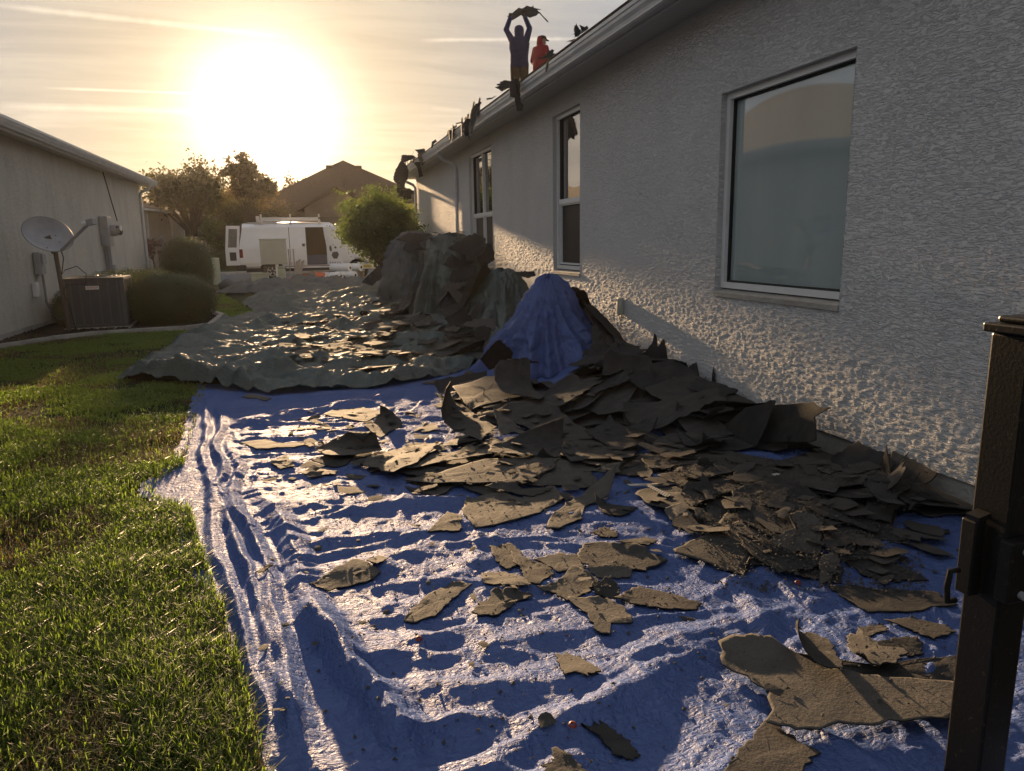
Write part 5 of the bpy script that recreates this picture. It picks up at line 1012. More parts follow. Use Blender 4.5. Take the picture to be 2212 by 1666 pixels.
# ------------------------------------------------------------------ van
def van():
    x0, y0 = -2.32, 30.75; v = empty('cargo_van', (x0 + 2.7, y0 + 1, 0), 'white cargo van parked in the street with rear and side doors open', 'van')
    wp = material('van_white', (.74, .75, .77), .28, .5, var((.70, .71, .73), (.76, .77, .79), 2)); dkp = material('van_interior', (.055, .035, .025), .8, .3); tr = material('van_black_trim', (.02, .02, .02), .6, .4)
    def tumb(z): return .015 + .10 * sstep(1.15, 2.0, z) + .05 * (1 - sstep(.5, .75, z)) + .22 * sstep(2.02, 2.2, z) ** 1.5   # how far the side leans in
    L = 5.35; zs = np.unique(np.r_[np.arange(.5, 2.05, .035), np.linspace(2.05, 2.2, 7)]); xs_ = np.arange(0, L + .01, .035)
    def skip(x, z):
        arch = np.hypot(x - 1.17, z - .36) < .46; arch2 = np.hypot(x - 4.55, z - .36) < .46
        door = (x > 2.51) & (x < 3.30) & (z > .56) & (z < 2.03); win = (x > 3.62) & (x < 4.4) & (z > 1.35) & (z < 1.9); return arch | arch2 | door | win
    def top(x): return np.where(x < .25, 2.08 + .12 * np.sqrt(np.clip(x / .25, 0, 1)), 2.2)
    for side, yb, sg in (('side_panel', y0, 1), ('side_panel', y0 + 2.0, -1)):
        Xg, Zg = np.meshgrid(xs_, zs, indexing='ij'); tz = (Zg - .5) / 1.7
        rear = .16 * sstep(1.1, 2.2, Zg) * np.exp(-Xg / .35)                     # the back leans forward
        fr = np.where(Xg > 3.5, (Xg - 3.5) / 1.85, 0); Zs = Zg.copy()
        hood = np.interp(Xg, [3.55, 4.55, 5.35], [2.2, 1.28, 1.02]); Zs = np.minimum(Zs, hood)
        V = np.stack([x0 + Xg + rear, yb + sg * tumb(Zs), Zs], -1).reshape(-1, 3); Fq = gridfaces(len(xs_), len(zs)); c = np.stack([Xg, Zg], -1).reshape(-1, 2)[Fq].mean(1)
        k_ = ~skip(c[:, 0], c[:, 1]) if sg > 0 else np.ones(len(c), bool)
        npmesh(side, V, Fq[k_] if sg > 0 else Fq[:, ::-1], wp, v, smooth=True)
    # roof, hood, nose as one lofted strip between the two sides
    pr = [(0.155, 2.2), (.4, 2.235), (2.2, 2.245), (3.5, 2.21), (3.95, 1.88), (4.45, 1.37), (4.6, 1.28), (5.2, 1.08), (5.35, .95), (5.38, .5)]
    m = MB(); ny = 9; V = []
    for x, z in pr:
        for j in range(ny):
            t = j / (ny - 1); inn = float(tumb(min(z, 2.2))); V.append((x0 + x, y0 + inn + (2 - 2 * inn) * t, z + .03 * math.sin(math.pi * t)))
    m.add(V, [(i * ny + j, (i + 1) * ny + j, (i + 1) * ny + j + 1, i * ny + j + 1) for i in range(len(pr) - 1) for j in range(ny - 1)]); m.build('roof', wp, v, smooth=True)
    MB().box((x0 + .12, y0 + 1.75, .6), (x0 + .15, y0 + 1.95, 2.1)).build('rear_pillar', wp, v)
    # interior
    it = MB(); it.box((x0 + .1, y0 + .06, .52), (x0 + 3.5, y0 + 1.94, .56)); it.box((x0 + .1, y0 + 1.86, .56), (x0 + 3.5, y0 + 1.9, 2.15)); it.box((x0 + 3.45, y0 + .08, .56), (x0 + 3.5, y0 + 1.86, 2.1)); it.box((x0 + 2.3, y0 + .14, .56), (x0 + 2.34, y0 + .9, 2.0)); it.build('interior', dkp, v)
    bx_ = MB(); bx_.bbox((x0 + 2.55, y0 + .5, .56), (x0 + 3.3, y0 + 1.2, .95), .04); bx_.build('cargo_bundle', material('bluegrey_cloth', (.10, .12, .19), .8), v)
    # seams, handle, lights
    for xs2 in (1.88,): MB().box((x0 + xs2, y0 + .010, .60), (x0 + xs2 + .02, y0 + .02, 1.2)).build('seam', tr, v); MB().prism([(y0 + .008, 1.2), (y0 + .020, 1.2), (y0 + .118, 2.05), (y0 + .106, 2.05)], 0, x0 + xs2, x0 + xs2 + .02).build('seam', tr, v)
    MB().box((x0 + .1, y0 + .004, 1.22), (x0 + 2.50, y0 + .03, 1.235)).build('body_crease', wp, v)
    MB().box((x0 + .02, y0 + .002, .72), (x0 + 2.50, y0 + .03, .745)).build('body_crease', wp, v)
    MB().bbox((x0 + 2.36, y0 - .006, 1.30), (x0 + 2.47, y0 + .03, 1.41), .01).build('door_handle', tr, v)
    tl = material('tail_light_red', (.16, .015, .012), .25, .5); MB().bbox((x0 - .02, y0 - .004, .90), (x0 + .13, y0 + .12, 1.23), .012).build('tail_light', tl, v)
    MB().bbox((x0 - .16, y0 + .02, .42), (x0 + .22, y0 + 1.98, .64), .05).build('bumper', tr, v)
    MB().box((x0 + .2, y0 + .1, .34), (x0 + 5.2, y0 + 1.9, .519)).build('chassis', tr, v)
    MB().box((x0 + 1.7, y0 + .03, .46), (x0 + 4.0, y0 + .15, .515)).build('rocker', wp, v)
    rim = material('alloy_rim', (.42, .42, .42), .35, .5)
    for wx in (1.17, 4.55):
        for wy in (y0 + .06, y0 + 1.72):
            w = empty('wheel', (0, 0, 0)); w.parent = v; w.location = Vector((x0 + wx, wy, .36)) - Vector(v.location)
            t = MB(); n = 28; prof = [(.2, .0), (.33, .0), (.36, .04), (.36, .18), (.33, .22), (.2, .22)]
            V = [(x0 + wx + r_ * math.cos(6.28319 * i / n), wy + d_, .36 + r_ * math.sin(6.28319 * i / n)) for i in range(n) for r_, d_ in prof]
            t.add(V, [(i * 6 + j, ((i + 1) % n) * 6 + j, ((i + 1) % n) * 6 + (j + 1) % 6, i * 6 + (j + 1) % 6) for i in range(n) for j in range(6)]); t.build('tyre', M['rubber'], w, smooth=True)
            r2 = MB(); r2.tube([(x0 + wx, wy + .05, .36), (x0 + wx, wy + .08, .36)], .2, 24); r2.tube([(x0 + wx, wy + .01, .36), (x0 + wx, wy + .05, .36)], .055, 12)
            rr_ = [(x0 + wx + .195 * math.cos(t_), wy + .03, .36 + .195 * math.sin(t_)) for t_ in np.linspace(0, 6.28319, 29)]; r3 = MB(); r3.tube(rr_, .018, 6, False)
            for k_ in range(5): a_ = k_ * 1.2566 + .3; r3.bar((x0 + wx + .04 * math.cos(a_), wy + .03, .36 + .04 * math.sin(a_)), (x0 + wx + .19 * math.cos(a_), wy + .03, .36 + .19 * math.sin(a_)), .05, .03, (0, 1, 0))
            r2.build('brake_disc', tr, w, smooth=True); r3.build('rim', rim, w, smooth=True)
    # open rear door (swung out to the left, nearly flat to us) with window
    hx, hy = x0 + .0, y0 - .02; ang = math.radians(197); dx, dy = math.cos(ang), math.sin(ang)
    rd = empty('rear_door', (0, 0, 0)); rd.parent = v; rd.location = Vector((hx, hy, .6)) - Vector(v.location)
    def D(s, z, o=0.): return (hx + dx * s + dy * o + .16 * float(sstep(1.1, 2.2, z)) * .6 - .10 * (1 - float(sstep(.6, 1.0, z))) * 0, hy + dy * s - dx * o, z)
    def dpan(s0, s1, z0_, z1_, th=.05):
        m = MB(); zz2 = np.linspace(z0_, z1_, 5); V = [D(s, z, o_) for z in zz2 for s, o_ in ((s0, 0), (s1, 0), (s1, th), (s0, th))]
        m.add(V, [(i * 4 + j, i * 4 + (j + 1) % 4, (i + 1) * 4 + (j + 1) % 4, (i + 1) * 4 + j) for i in range(4) for j in range(4)] + [(3, 2, 1, 0), (16, 17, 18, 19)]); return m
    dw = .5
    dpan(.0, dw, .62, 1.30).build('lower_panel', wp, rd); dpan(0, .09, 1.301, 2.0).build('window_post', wp, rd); dpan(dw - .09, dw, 1.301, 2.0).build('window_post', wp, rd); dpan(.0, dw, 2.001, 2.12).build('top_rail', wp, rd); dpan(.09, dw - .09, 1.301, 2.0, .012).build('pane', M['glass'], rd)
    dpan(.12, .36, .80, 1.12, -.012).build('lock_panel', tr, rd)
    # open side door, swung forward; we see its inner skin with cut-outs
    sd = empty('side_door', (0, 0, 0)); sd.parent = v; sd.location = Vector((x0 + 3.3, y0, .56)) - Vector(v.location)
    a2 = math.radians(-20); ex, ey = math.cos(a2), math.sin(a2)
    def E_(s, z, o=0.): return (x0 + 3.30 + ex * s - ey * o - .10 * float(sstep(1.1, 2.1, z)), y0 + .0 + ey * s - ex * o + .05 * float(sstep(1.1, 2.1, z)), z)
    def ep(s0, s1, z0_, z1_, o0, o1): m = MB(); zz2 = np.linspace(z0_, z1_, 6); V = [E_(s, z, o_) for z in zz2 for s, o_ in ((s0, o0), (s1, o0), (s1, o1), (s0, o1))]; m.add(V, [(i * 4 + j, i * 4 + (j + 1) % 4, (i + 1) * 4 + (j + 1) % 4, (i + 1) * 4 + j) for i in range(5) for j in range(4)] + [(3, 2, 1, 0), (20, 21, 22, 23)]); return m
    ep(0, .62, .55, 2.06, .0, .04).build('skin', wp, sd); ep(.08, .54, 1.36, 1.95, .041, .06).build('upper_inset', wp, sd)
    hol = material('door_cutout', (.05, .045, .04), .7)
    for s_, z_, a_, b_ in ((.14, 1.20, .05, .12), (.34, 1.24, .045, .045)): 
        m = MB(); V = [E_(s_ + a_ * math.cos(t), z_ + b_ * math.sin(t), .043) for t in np.linspace(0, 6.28, 14, endpoint=False)]; V += [E_(s_ + a_ * math.cos(t), z_ + b_ * math.sin(t), .055) for t in np.linspace(0, 6.28, 14, endpoint=False)]
        m.add(V, [tuple(range(14)), tuple(range(27, 13, -1))] + [(i, 14 + i, 14 + (i + 1) % 14, (i + 1) % 14) for i in range(14)]); m.build('cutout', hol, sd)
    hx6 = [(.22, 1.06), (.40, 1.08), (.46, .96), (.38, .80), (.24, .80), (.16, .94)]; m = MB(); m.add([E_(s_, z_, .043) for s_, z_ in hx6] + [E_(s_, z_, .055) for s_, z_ in hx6], [tuple(range(6)), tuple(range(11, 5, -1))] + [(i, 6 + i, 6 + (i + 1) % 6, (i + 1) % 6) for i in range(6)]); m.build('cutout', hol, sd)
    for k_ in range(5): ep(.07 + .1 * k_, .11 + .1 * k_, .64, .675, .041, .05).build('slot', hol, sd)
    # cab window
    MB().prism([(x0 + 3.64, 1.36), (x0 + 4.38, 1.36), (x0 + 4.05, 1.82), (x0 + 3.64, 1.9)], 1, y0 + .09, y0 + .10).build('cab_window', M['glass'], v)
    # ladder rack
    rk = empty('roof_rack', (0, 0, 0)); rk.parent = v; rk.location = Vector((x0 + 2, y0 + 1, 2.24)) - Vector(v.location); am = material('rack_aluminium', (.55, .53, .50), .35, .5)
    for yy in (y0 + .32, y0 + 1.0, y0 + 1.68): MB().tube([(x0 + .85, yy, 2.40), (x0 + 3.05, yy, 2.40)], .035, 10).build('rail', am, rk, smooth=True)
    MB().tube([(x0 + .95, y0 + .2, 2.30), (x0 + 3.1, y0 + .2, 2.30)], .03, 10).build('rail', am, rk, smooth=True)
    for xx in (.85, 1.95, 3.05): MB().box((x0 + xx, y0 + .15, 2.31), (x0 + xx + .06, y0 + 1.85, 2.36)).build('crossbar', am, rk); MB().box((x0 + xx - .02, y0 + .17, 2.15), (x0 + xx + .08, y0 + .22, 2.309)).build('foot', am, rk); MB().box((x0 + xx + .0, y0 + .28, 2.437), (x0 + xx + .06, y0 + .36, 2.56)).build('clamp', am, rk)
    MB().bbox((x0 + .70, y0 + .12, 2.22), (x0 + .83, y0 + .26, 2.48), .02).build('clamp_handle', am, rk); MB().box((x0 + .62, y0 + .14, 2.16), (x0 + .95, y0 + .19, 2.20)).build('clamp_arm', am, rk)
    MB().bbox((x0 + .76, y0 + .5, 2.43), (x0 + .84, y0 + .58, 2.53), .015).build('red_clamp', M['red_cap'], rk)
van()
# ------------------------------------------------------------------ tools and materials on the ground beside the van
def gp2(px, y): return float(PY(px, 600, y)[0])
x_ = gp2(691, 29.4); bk = empty('bucket', (x_, 29.4, .15), 'orange plastic bucket lying on its side beside the van', 'bucket'); om = material('orange_plastic', (.50, .10, .03), .4, .5)
m = MB(); n = 24; prof = [(0, .135), (.36, .155), (.365, .17), (.35, .172), (.34, .145), (.02, .125)]; V = [(x_ - .2 + d_, 29.4 + r_ * math.cos(6.28319 * i / n), .175 + r_ * math.sin(6.28319 * i / n)) for i in range(n) for d_, r_ in prof]
V = [(2 * x_ - a, b_, c) for a, b_, c in V]; m.add(V, [(i * 6 + j, ((i + 1) % n) * 6 + j, ((i + 1) % n) * 6 + j + 1, i * 6 + j + 1) for i in range(n) for j in range(5)] + [tuple(i * 6 for i in range(n)), tuple(i * 6 + 5 for i in range(n))]); m.build('shell', om, bk, smooth=True)
m = MB(); m.tube([(x_ - .13, 29.4 + .17 * math.cos(t), .175 + .17 * math.sin(t) - .02) for t in np.linspace(3.3, 6.1, 10)], .006, 6); m.build('bail_handle', M['metal_grey'], bk)
for k_, (px, yy, zz2, lab) in enumerate(((737, 29.2, .0, 'front lower white roll, left one of the stack near the bush'), (752, 29.5, .30, 'upper left white roll on the stack near the bush'), (768, 29.3, .02, 'front lower white roll, right one of the stack near the bush'), (776, 29.5, .31, 'upper right white roll on the stack near the bush'), (733, 29.0, -.0, 'small white roll lying alone in front of the stacked rolls'))):
    x_ = gp2(px, yy); r_ = .15 if k_ < 4 else .10; L_ = .9 if k_ < 4 else .45; zc = zz2 + r_ + .01
    if k_ == 4: x_ -= .1; yy = 28.6
    ro = empty('membrane_roll', (x_, yy, zz2), lab, 'roll'); dx, dy = (-.75, .66) if k_ < 4 else (-.99, .1)
    if k_ in (1, 3): x_ += .1
    a = np.array([x_, yy, zc]); e = a + np.array([dx, dy, 0]) * L_
    m = MB(); n = 22; fx = unit(e - a); sx = np.cross(fx, (0, 0, 1)); V = [c + rr_ * (math.cos(6.28319 * i / n) * sx + math.sin(6.28319 * i / n) * np.array([0, 0, 1])) for i in range(n) for c, rr_ in ((a, .05), (a, r_), (e, r_), (e, .05))]
    m.add(V, [(i * 4 + j, ((i + 1) % n) * 4 + j, ((i + 1) % n) * 4 + (j + 1) % 4, i * 4 + (j + 1) % 4) for i in range(n) for j in range(4)]); m.build('wrap', M['white'], ro, smooth=True)
    m = MB(); V = [c + rr_ * (math.cos(6.28319 * i / n) * sx + math.sin(6.28319 * i / n) * np.array([0, 0, 1])) for i in range(n) for c, rr_ in ((a - fx * .01, .035), (a - fx * .01, .049), (a + fx * .2, .049), (a + fx * .2, .035))]
    m.add(V, [(i * 4 + j, ((i + 1) % n) * 4 + j, ((i + 1) % n) * 4 + (j + 1) % 4, i * 4 + (j + 1) % 4) for i in range(n) for j in range(4)]); m.build('core', M['rubber'], ro, smooth=True)
card = material('cardboard', (.24, .15, .09), .85, .2, var((.2, .12, .07), (.28, .18, .11), 6)); wood = material('weathered_wood', (.26, .22, .18), .8, .3, var((.2, .17, .14), (.32, .27, .22), 12))
x_ = gp2(676, 29.7); MB().bbox((x_ - .32, 29.6, .0), (x_ + .12, 29.9, .26), .02).build('tool_bag', material('grey_blue_canvas', (.14, .15, .18), .85), label='grey canvas tool bag between cardboard and the orange bucket', cat='bag', smooth=True)
x_ = gp2(660, 29.5); m = MB(); m.prism([(x_ - .22, 0), (x_ + .12, 0), (x_ + .16, .22), (x_ + .02, .33), (x_ - .2, .24)], 1, 29.35, 29.6); m.build('cardboard_box', card, label='crushed brown cardboard box beside the boards near the van', cat='box')
x_ = gp2(722, 29.6); m = MB(); m.prism([(x_ - .3, 0), (x_ + .45, 0), (x_ + .4, .16), (x_ + .12, .26), (x_ - .18, .3), (x_ - .32, .14)], 1, 29.45, 29.8); m.build('dark_bag', material('dark_brown_cloth', (.05, .035, .03), .9), label='dark slumped bag between the orange bucket and the white rolls', cat='bag')
bdp = empty('leaning_boards', (gp2(643, 30.2), 30.2, 0), 'bundle of weathered boards leaning on the van', 'boards')
for k_ in range(5):
    x_ = gp2(640 + 3.2 * k_, 30.2); MB().bar((x_ - .12, 29.7, .02), (x_ + .06 + .01 * k_, 30.6, .72 + .04 * (k_ % 3)), .065, .03, (0, -.6, .5)).build('board', wood, bdp)
for px, top_, lab in ((627, .02, 'wooden-handled tool leaning on the van, left one of the pair'), (634, .08, 'wooden-handled tool leaning on the van, right one of the pair')):
    x_ = gp2(px, 30.2); tl_ = empty('long_handled_tool', (x_, 30.0, 0), lab, 'tool'); MB().tube([(x_ + top_, 29.85, .12), (x_ - .02 + top_, 30.6, 1.20)], .02, 8).build('handle', wood, tl_, smooth=True); MB().bbox((x_ - .05 + top_, 29.76, .0), (x_ + .05 + top_, 29.90, .14), .01).build('blade', om, tl_)
x_ = gp2(800, 29.8); sw = empty('table_saw', (x_, 29.8, 0), 'white table saw with yellow label beside the rolls under the bush', 'saw')
MB().bbox((x_ - .42, 29.6, .40), (x_ + .42, 30.15, .62), .03).build('body', M['white'], sw); MB().box((x_ - .46, 29.55, .621), (x_ + .46, 30.2, .65)).build('table', M['metal_grey'], sw)
MB().box((x_ - .25, 29.585, .46), (x_ + .05, 29.599, .55)).build('label_plate', material('yellow_label', (.5, .38, .05), .5), sw); MB().tube([(x_ + .2, 29.6, .5), (x_ + .2, 29.54, .5)], .06, 12).build('hand_wheel', M['rubber'], sw)
for sx in (-1, 1):
    for sy in (29.65, 30.1): MB().bar((x_ + sx * .36, sy, .40), (x_ + sx * .45, sy, 0), .04, .04, (0, 1, 0)).build('leg', M['metal_grey'], sw)
MB().bbox((gp2(720, 30.3) - .9, 30.1, .0), (gp2(720, 30.3) + 1.2, 30.35, .36), .02).build('plank_stack', wood, label='long low stack of pale planks on the grass along the van', cat='planks')
# ------------------------------------------------------------------ black gate post, right foreground
gtp = empty('gate', (1.46, 1.2, 0), 'black metal gate post and latch cut by the right picture edge', 'gate')
px0, px1, py0, py1 = 1.452, 1.535, 1.175, 1.27
MB().bbox((px0, py0, 0), (px1, py1, 1.185), .006).build('post', M['black_gloss'], gtp)
MB().bbox((px0 - .012, py0 - .012, 1.186), (px1 + .012, py1 + .012, 1.206), .004).build('post_cap', M['black_gloss'], gtp); MB().bbox((px0 + .006, py0 + .006, 1.207), (px1 - .006, py1 - .006, 1.222), .006).build('cap_top', M['black_gloss'], gtp)
MB().bbox((px0 - .032, py0 + .05, .58), (px0 - .001, py0 + .09, .76), .004).build('latch_keeper', M['black_gloss'], gtp)
MB().bar((px0 - .034, py0 + .06, .768), (px0 - .001, py0 + .06, .776), .035, .012).build('latch_tab', M['black_gloss'], gtp)
m = MB(); m.tube([(px0 - .046, py0 + .07, .64), (px0 - .07, py0 + .07, .64), (px0 - .075, py0 + .07, .60), (px0 - .07, py0 + .07, .565), (px0 - .046, py0 + .07, .565)], .007, 8); m.build('latch_loop', M['black_gloss'], gtp, smooth=True)
MB().bbox((1.43, py0 - .035, .60), (1.505, py0 - .001, .74), .004).build('hinge_plate', M['black_gloss'], gtp)
for zz2 in (.62, .72): MB().tube([(1.465, py0 - .036, zz2), (1.465, py0 - .046, zz2)], .009, 8).build('bolt', M['metal_grey'], gtp)
MB().bbox((1.56, 1.03, .08), (1.61, 1.08, 1.22), .004).build('gate_stile', M['black_gloss'], gtp)
MB().bbox((1.611, 1.035, .14), (2.4, 1.065, .18), .003).build('gate_rail', M['black_gloss'], gtp); MB().bbox((1.611, 1.035, 1.08), (2.4, 1.065, 1.12), .003).build('gate_rail', M['black_gloss'], gtp)
for k_ in range(7): MB().box((1.70 + .11 * k_, 1.042, .181), (1.718 + .11 * k_, 1.06, 1.079)).build('picket', M['black_gloss'], gtp)
# ------------------------------------------------------------------ foliage
def leafmat(name, c0, c1, tr, f=.45, rough=.5):
    m = material(name, c0, rough, .4, var(c0, c1, 3.)); t = m.node_tree; p = t.nodes['Principled BSDF']; b_ = t.nodes.new('ShaderNodeBsdfTranslucent'); b_.inputs[0].default_value = (*tr, 1)
    x = t.nodes.new('ShaderNodeMixShader'); x.inputs[0].default_value = f; t.links.new(p.outputs[0], x.inputs[1]); t.links.new(b_.outputs[0], x.inputs[2]); t.links.new(x.outputs[0], t.nodes['Material Output'].inputs[0]); return m
M['hedge'] = leafmat('hedge_leaf', (.048, .064, .022), (.08, .095, .034), (.14, .16, .045), .4); M['bush'] = leafmat('bush_leaf', (.034, .060, .016), (.062, .098, .026), (.13, .18, .03), .4)
M['tree'] = leafmat('tree_leaf', (.04, .045, .018), (.075, .07, .028), (.12, .10, .03), .4); M['tree2'] = leafmat('dry_tree_leaf', (.07, .055, .025), (.10, .08, .035), (.18, .12, .04), .4)
M['redleaf'] = leafmat('dark_red_leaf', (.045, .016, .016), (.07, .025, .022), (.10, .03, .03), .3); M['palm'] = leafmat('palm_leaf', (.07, .10, .03), (.10, .14, .04), (.25, .28, .06), .5)
M['bark'] = material('bark', (.07, .05, .038), .9, .2, var((.05, .036, .027), (.10, .075, .055), 20, .8, 40))
def leaves(name, C, size, mat, parent, seed=0, nrm=None, asp=1.9, jit=.35):
    r0 = np.random.default_rng(seed); n = len(C); d = r0.normal(size=(n, 3)); 
    if nrm is not None: d = d * .55 + nrm * 1.0 + np.array([0, 0, .35])
    d /= np.linalg.norm(d, axis=1)[:, None]; a = np.cross(d, r0.normal(size=(n, 3))); a /= np.linalg.norm(a, axis=1)[:, None]; c = np.cross(d, a)
    s = size * (1 - jit + 2 * jit * r0.random(n))[:, None]
    V = np.stack([C - a * s, C - c * s / asp + a * s * .1 + d * s * .12, C + a * s, C + c * s / asp + a * s * .1 + d * s * .12], 1).reshape(-1, 3); i = np.arange(n)[:, None] * 4
    return npmesh(name, V, np.vstack([i + [0, 1, 2], i + [0, 2, 3]]), mat, parent)
def hedge(label, c, r, n, size, seed, mat='hedge', name='clipped_shrub', box=2.6):
    r0 = np.random.default_rng(seed); h = empty(name, (c[0], c[1], 0), label, 'shrub')
    d = r0.normal(size=(n, 3)); d /= np.linalg.norm(d, axis=1)[:, None]; e = 1 / (np.abs(d) ** box).sum(1) ** (1 / box)   # superellipsoid
    bump = 1 + .10 * (fbm(d[:, 0] * 3 + seed, d[:, 1] * 3 + d[:, 2] * 2, seed % 8, 3) - .5) * 2.6 + .10 * (fbm(d[:, 0] * 9 + seed, d[:, 1] * 9 + d[:, 2] * 7, seed % 8, 2) - .5) + .05 * r0.normal(size=n)
    C = c + d * (e * bump * (1 - .16 * r0.random(n) ** 2))[:, None] * r; C[:, 2] = np.maximum(C[:, 2], .03)
    leaves('foliage', C, size, M[mat], h, seed, d)
    # inner twigs carry the leaves
    tw = MB()
    for k_ in range(26):
        q = r0.normal(size=3); q[2] = abs(q[2]); q /= np.linalg.norm(q); tw.tube([(c[0], c[1], .02), c + q * r * .4, c + q * r * .85], [.02, .012, .005], 5)
    tw.build('stem', M['bark'], h)
    # dense core of older leaves
    n2 = n // 3; d = r0.normal(size=(n2, 3)); d /= np.linalg.norm(d, axis=1)[:, None]; C = c + d * (.80 * r0.random(n2) ** .33)[:, None] * r; C[:, 2] = np.maximum(C[:, 2], .03); leaves('inner_foliage', C, size * 2.2, M[mat], h, seed + 1)
    return h
hedge('broad low round clipped hedge right of the air conditioner', np.array([-2.36, 14.75, .44]), np.array([.74, .72, .47]), 15000, .026, 1)
hedge('tall rounded clipped hedge behind the low one, near the bollard', np.array([-3.30, 23.9, .80]), np.array([.70, .8, .82]), 12000, .034, 2)
hedge('flat dark hedge behind the air conditioner', np.array([-3.45, 17.2, .42]), np.array([.85, 1.3, .52]), 9000, .024, 3)
hedge('small hedge at the wall left of the air conditioner', np.array([-4.15, 15.2, .30]), np.array([.28, .4, .34]), 3500, .022, 4)
hedge('small green hedge at the downspout foot', np.array([-3.85, 22.0, .38]), np.array([.45, .8, .42]), 5000, .026, 5)
p = G(500, 596); hedge('low dark bush on the far lawn left of the van', np.array([-3.9, 44.0, .55]), np.array([.85, .7, .55]), 3500, .05, 6)
# leafy bush at the end of the grey house
def limb_tree(name, label, base, height, trunk_r, clumps, n, size, mat, seed, spread=.3, cat='tree', drop=0.):
    """clumps: list of (centre, radius)"""
    r0 = np.random.default_rng(seed); t = empty(name, base, label, cat); m = MB(); b0 = np.array(base, float)
    hub = b0 + np.array([0, 0, height * .34]); m.tube([b0, b0 + (0.03, .02, height * .18), hub], [trunk_r * 1.3, trunk_r, trunk_r * .8], 9)
    C = []; tot = sum(r ** 2.2 for _, r in clumps)
    for c, r in clumps:
        c = np.array(c, float); mid = hub * .5 + c * .5 + r0.normal(size=3) * .12 * r; m.tube([hub, mid, c], [trunk_r * .55, trunk_r * .3, trunk_r * .1], 6)
        k_ = int(n * r ** 2.2 / tot); ns = max(4, k_ // 22); tips = c + r0.normal(size=(ns, 3)) * r * .52
        for tp in tips[:14]: m.tube([c * .7 + mid * .3, (c + tp) / 2 + r0.normal(size=3) * .04, tp], [trunk_r * .1, trunk_r * .06, trunk_r * .03], 4, False)
        C.append(tips[r0.integers(0, ns, k_)] + r0.normal(size=(k_, 3)) * r * spread * .55)
    C = np.vstack(C); m.build('trunk', M['bark'], t); leaves('crown', C, size, M[mat], t, seed, None, 1.8); return t
def ball(c, r, k_, seed, rs):
    r0 = np.random.default_rng(seed); d = r0.normal(size=(k_, 3)); d /= np.linalg.norm(d, axis=1)[:, None]; return [(np.array(c) + q * np.array(r) * (.55 + .45 * r0.random()), rs * (.7 + .6 * r0.random())) for q in d]
b_ = ball((2.02, 19.3, 1.78), (.78, .75, .66), 30, 3, .36) + [((2.0, 19.3, 1.8), .6), ((1.5, 19.1, 1.6), .45), ((2.5, 19.2, 1.7), .45), ((2.05, 18.9, 2.3), .35)]
limb_tree('leafy_bush', 'bright green leafy bush at the far corner of the grey house', (2.05, 19.3, 0), 1.9, .06, b_, 17000, .042, 'bush', 7, .45, 'bush')
# palm behind it
def palm():
    b0 = np.array([3.0, 22.6, 0.]); t = empty('palm', b0, 'feathery palm fronds showing above the leafy bush', 'palm'); hub = b0 + (0, 0, 2.2); MB().tube([b0, b0 + (.02, 0, 1.2), hub], [.13, .11, .10], 10).build('trunk', M['bark'], t, smooth=True)
    r0 = np.random.default_rng(4)
    for k_ in range(15):
        a = 6.283 * k_ / 15 + r0.random() * .3; el = .3 + .9 * r0.random(); L_ = .8 + .3 * r0.random(); V = []; Fc = []; pts = []
        for s in np.linspace(0, 1, 12):
            q = hub + np.array([math.cos(a) * L_ * s * math.cos(el), math.sin(a) * L_ * s * math.cos(el), L_ * s * math.sin(el) - .45 * s * s]); pts.append(q)
        pts = np.array(pts); sd_ = np.array([-math.sin(a), math.cos(a), 0])
        for i in range(1, 12):
            w_ = .30 * math.sin(math.pi * (i / 12) ** .7) + .03
            for sg in (-1, 1):
                tip = pts[i] + sd_ * sg * w_ + (pts[min(i + 1, 11)] - pts[i - 1]) * .6 - (0, 0, .06); o = len(V); V += [pts[i] - (pts[i] - pts[i - 1]) * .25, tip, pts[i] + (pts[i] - pts[i - 1]) * .1]; Fc.append((o, o + 1, o + 2))
        npmesh('frond', np.array(V), np.array(Fc), M['palm'], t)
palm()
# trees beyond the street
T1 = ball((-6.0, 46.5, 4.5), (2.0, 1.4, 1.05), 22, 11, .75)
limb_tree('broad_tree', 'broad dark tree against the sky behind the left-hand house roofs', (-6.0, 46.5, .3), 5.0, .17, T1, 8500, .10, 'tree', 12, .5)
T2 = [((-2.9, 44, 5.9), .38), ((-3.35, 44, 5.45), .42), ((-2.55, 44, 5.35), .45), ((-2.1, 44.2, 5.5), .32), ((-3.0, 43.7, 5.0), .5), ((-2.3, 44, 4.75), .55), ((-1.7, 44, 4.7), .45), ((-2.75, 44.2, 4.3), .6), ((-3.7, 44, 5.3), .25), ((-1.35, 44, 4.35), .4), ((-2.1, 44, 4.2), .5)]
limb_tree('magnolia_tree', 'tall sparse tree with open crown, highest against the glowing sky', (-2.4, 44, .2), 5.0, .13, T2, 4300, .095, 'tree2', 13, .42)
T3 = ball((.1, 52.5, 4.75), (1.05, .8, .7), 15, 15, .42)
limb_tree('thin_tree', 'thin tree showing sky through it, left of the peaked roof', (.0, 52.5, .6), 4.6, .09, T3, 1600, .10, 'tree2', 16, .6)
T4 = ball((-2.8, 45.5, 2.6), (1.5, 1.1, 1.2), 24, 17, .7)
limb_tree('flowering_tree', 'low dense tree hiding the wall behind the van rear', (-2.8, 45.5, .3), 3.6, .12, T4, 8000, .075, 'tree', 18, .5)
T5 = ball((-1.2, 43.5, 1.9), (1.2, .8, 1.2), 18, 19, .6)
limb_tree('dense_shrub', 'brown-green shrub mass directly above the van roof', (-1.2, 43.5, .2), 2.6, .08, T5, 5200, .07, 'tree2', 20, .5, 'shrub')
T6 = ball((-5.1, 52, 1.9), (1.3, 1.2, 1.5), 16, 21, .7)
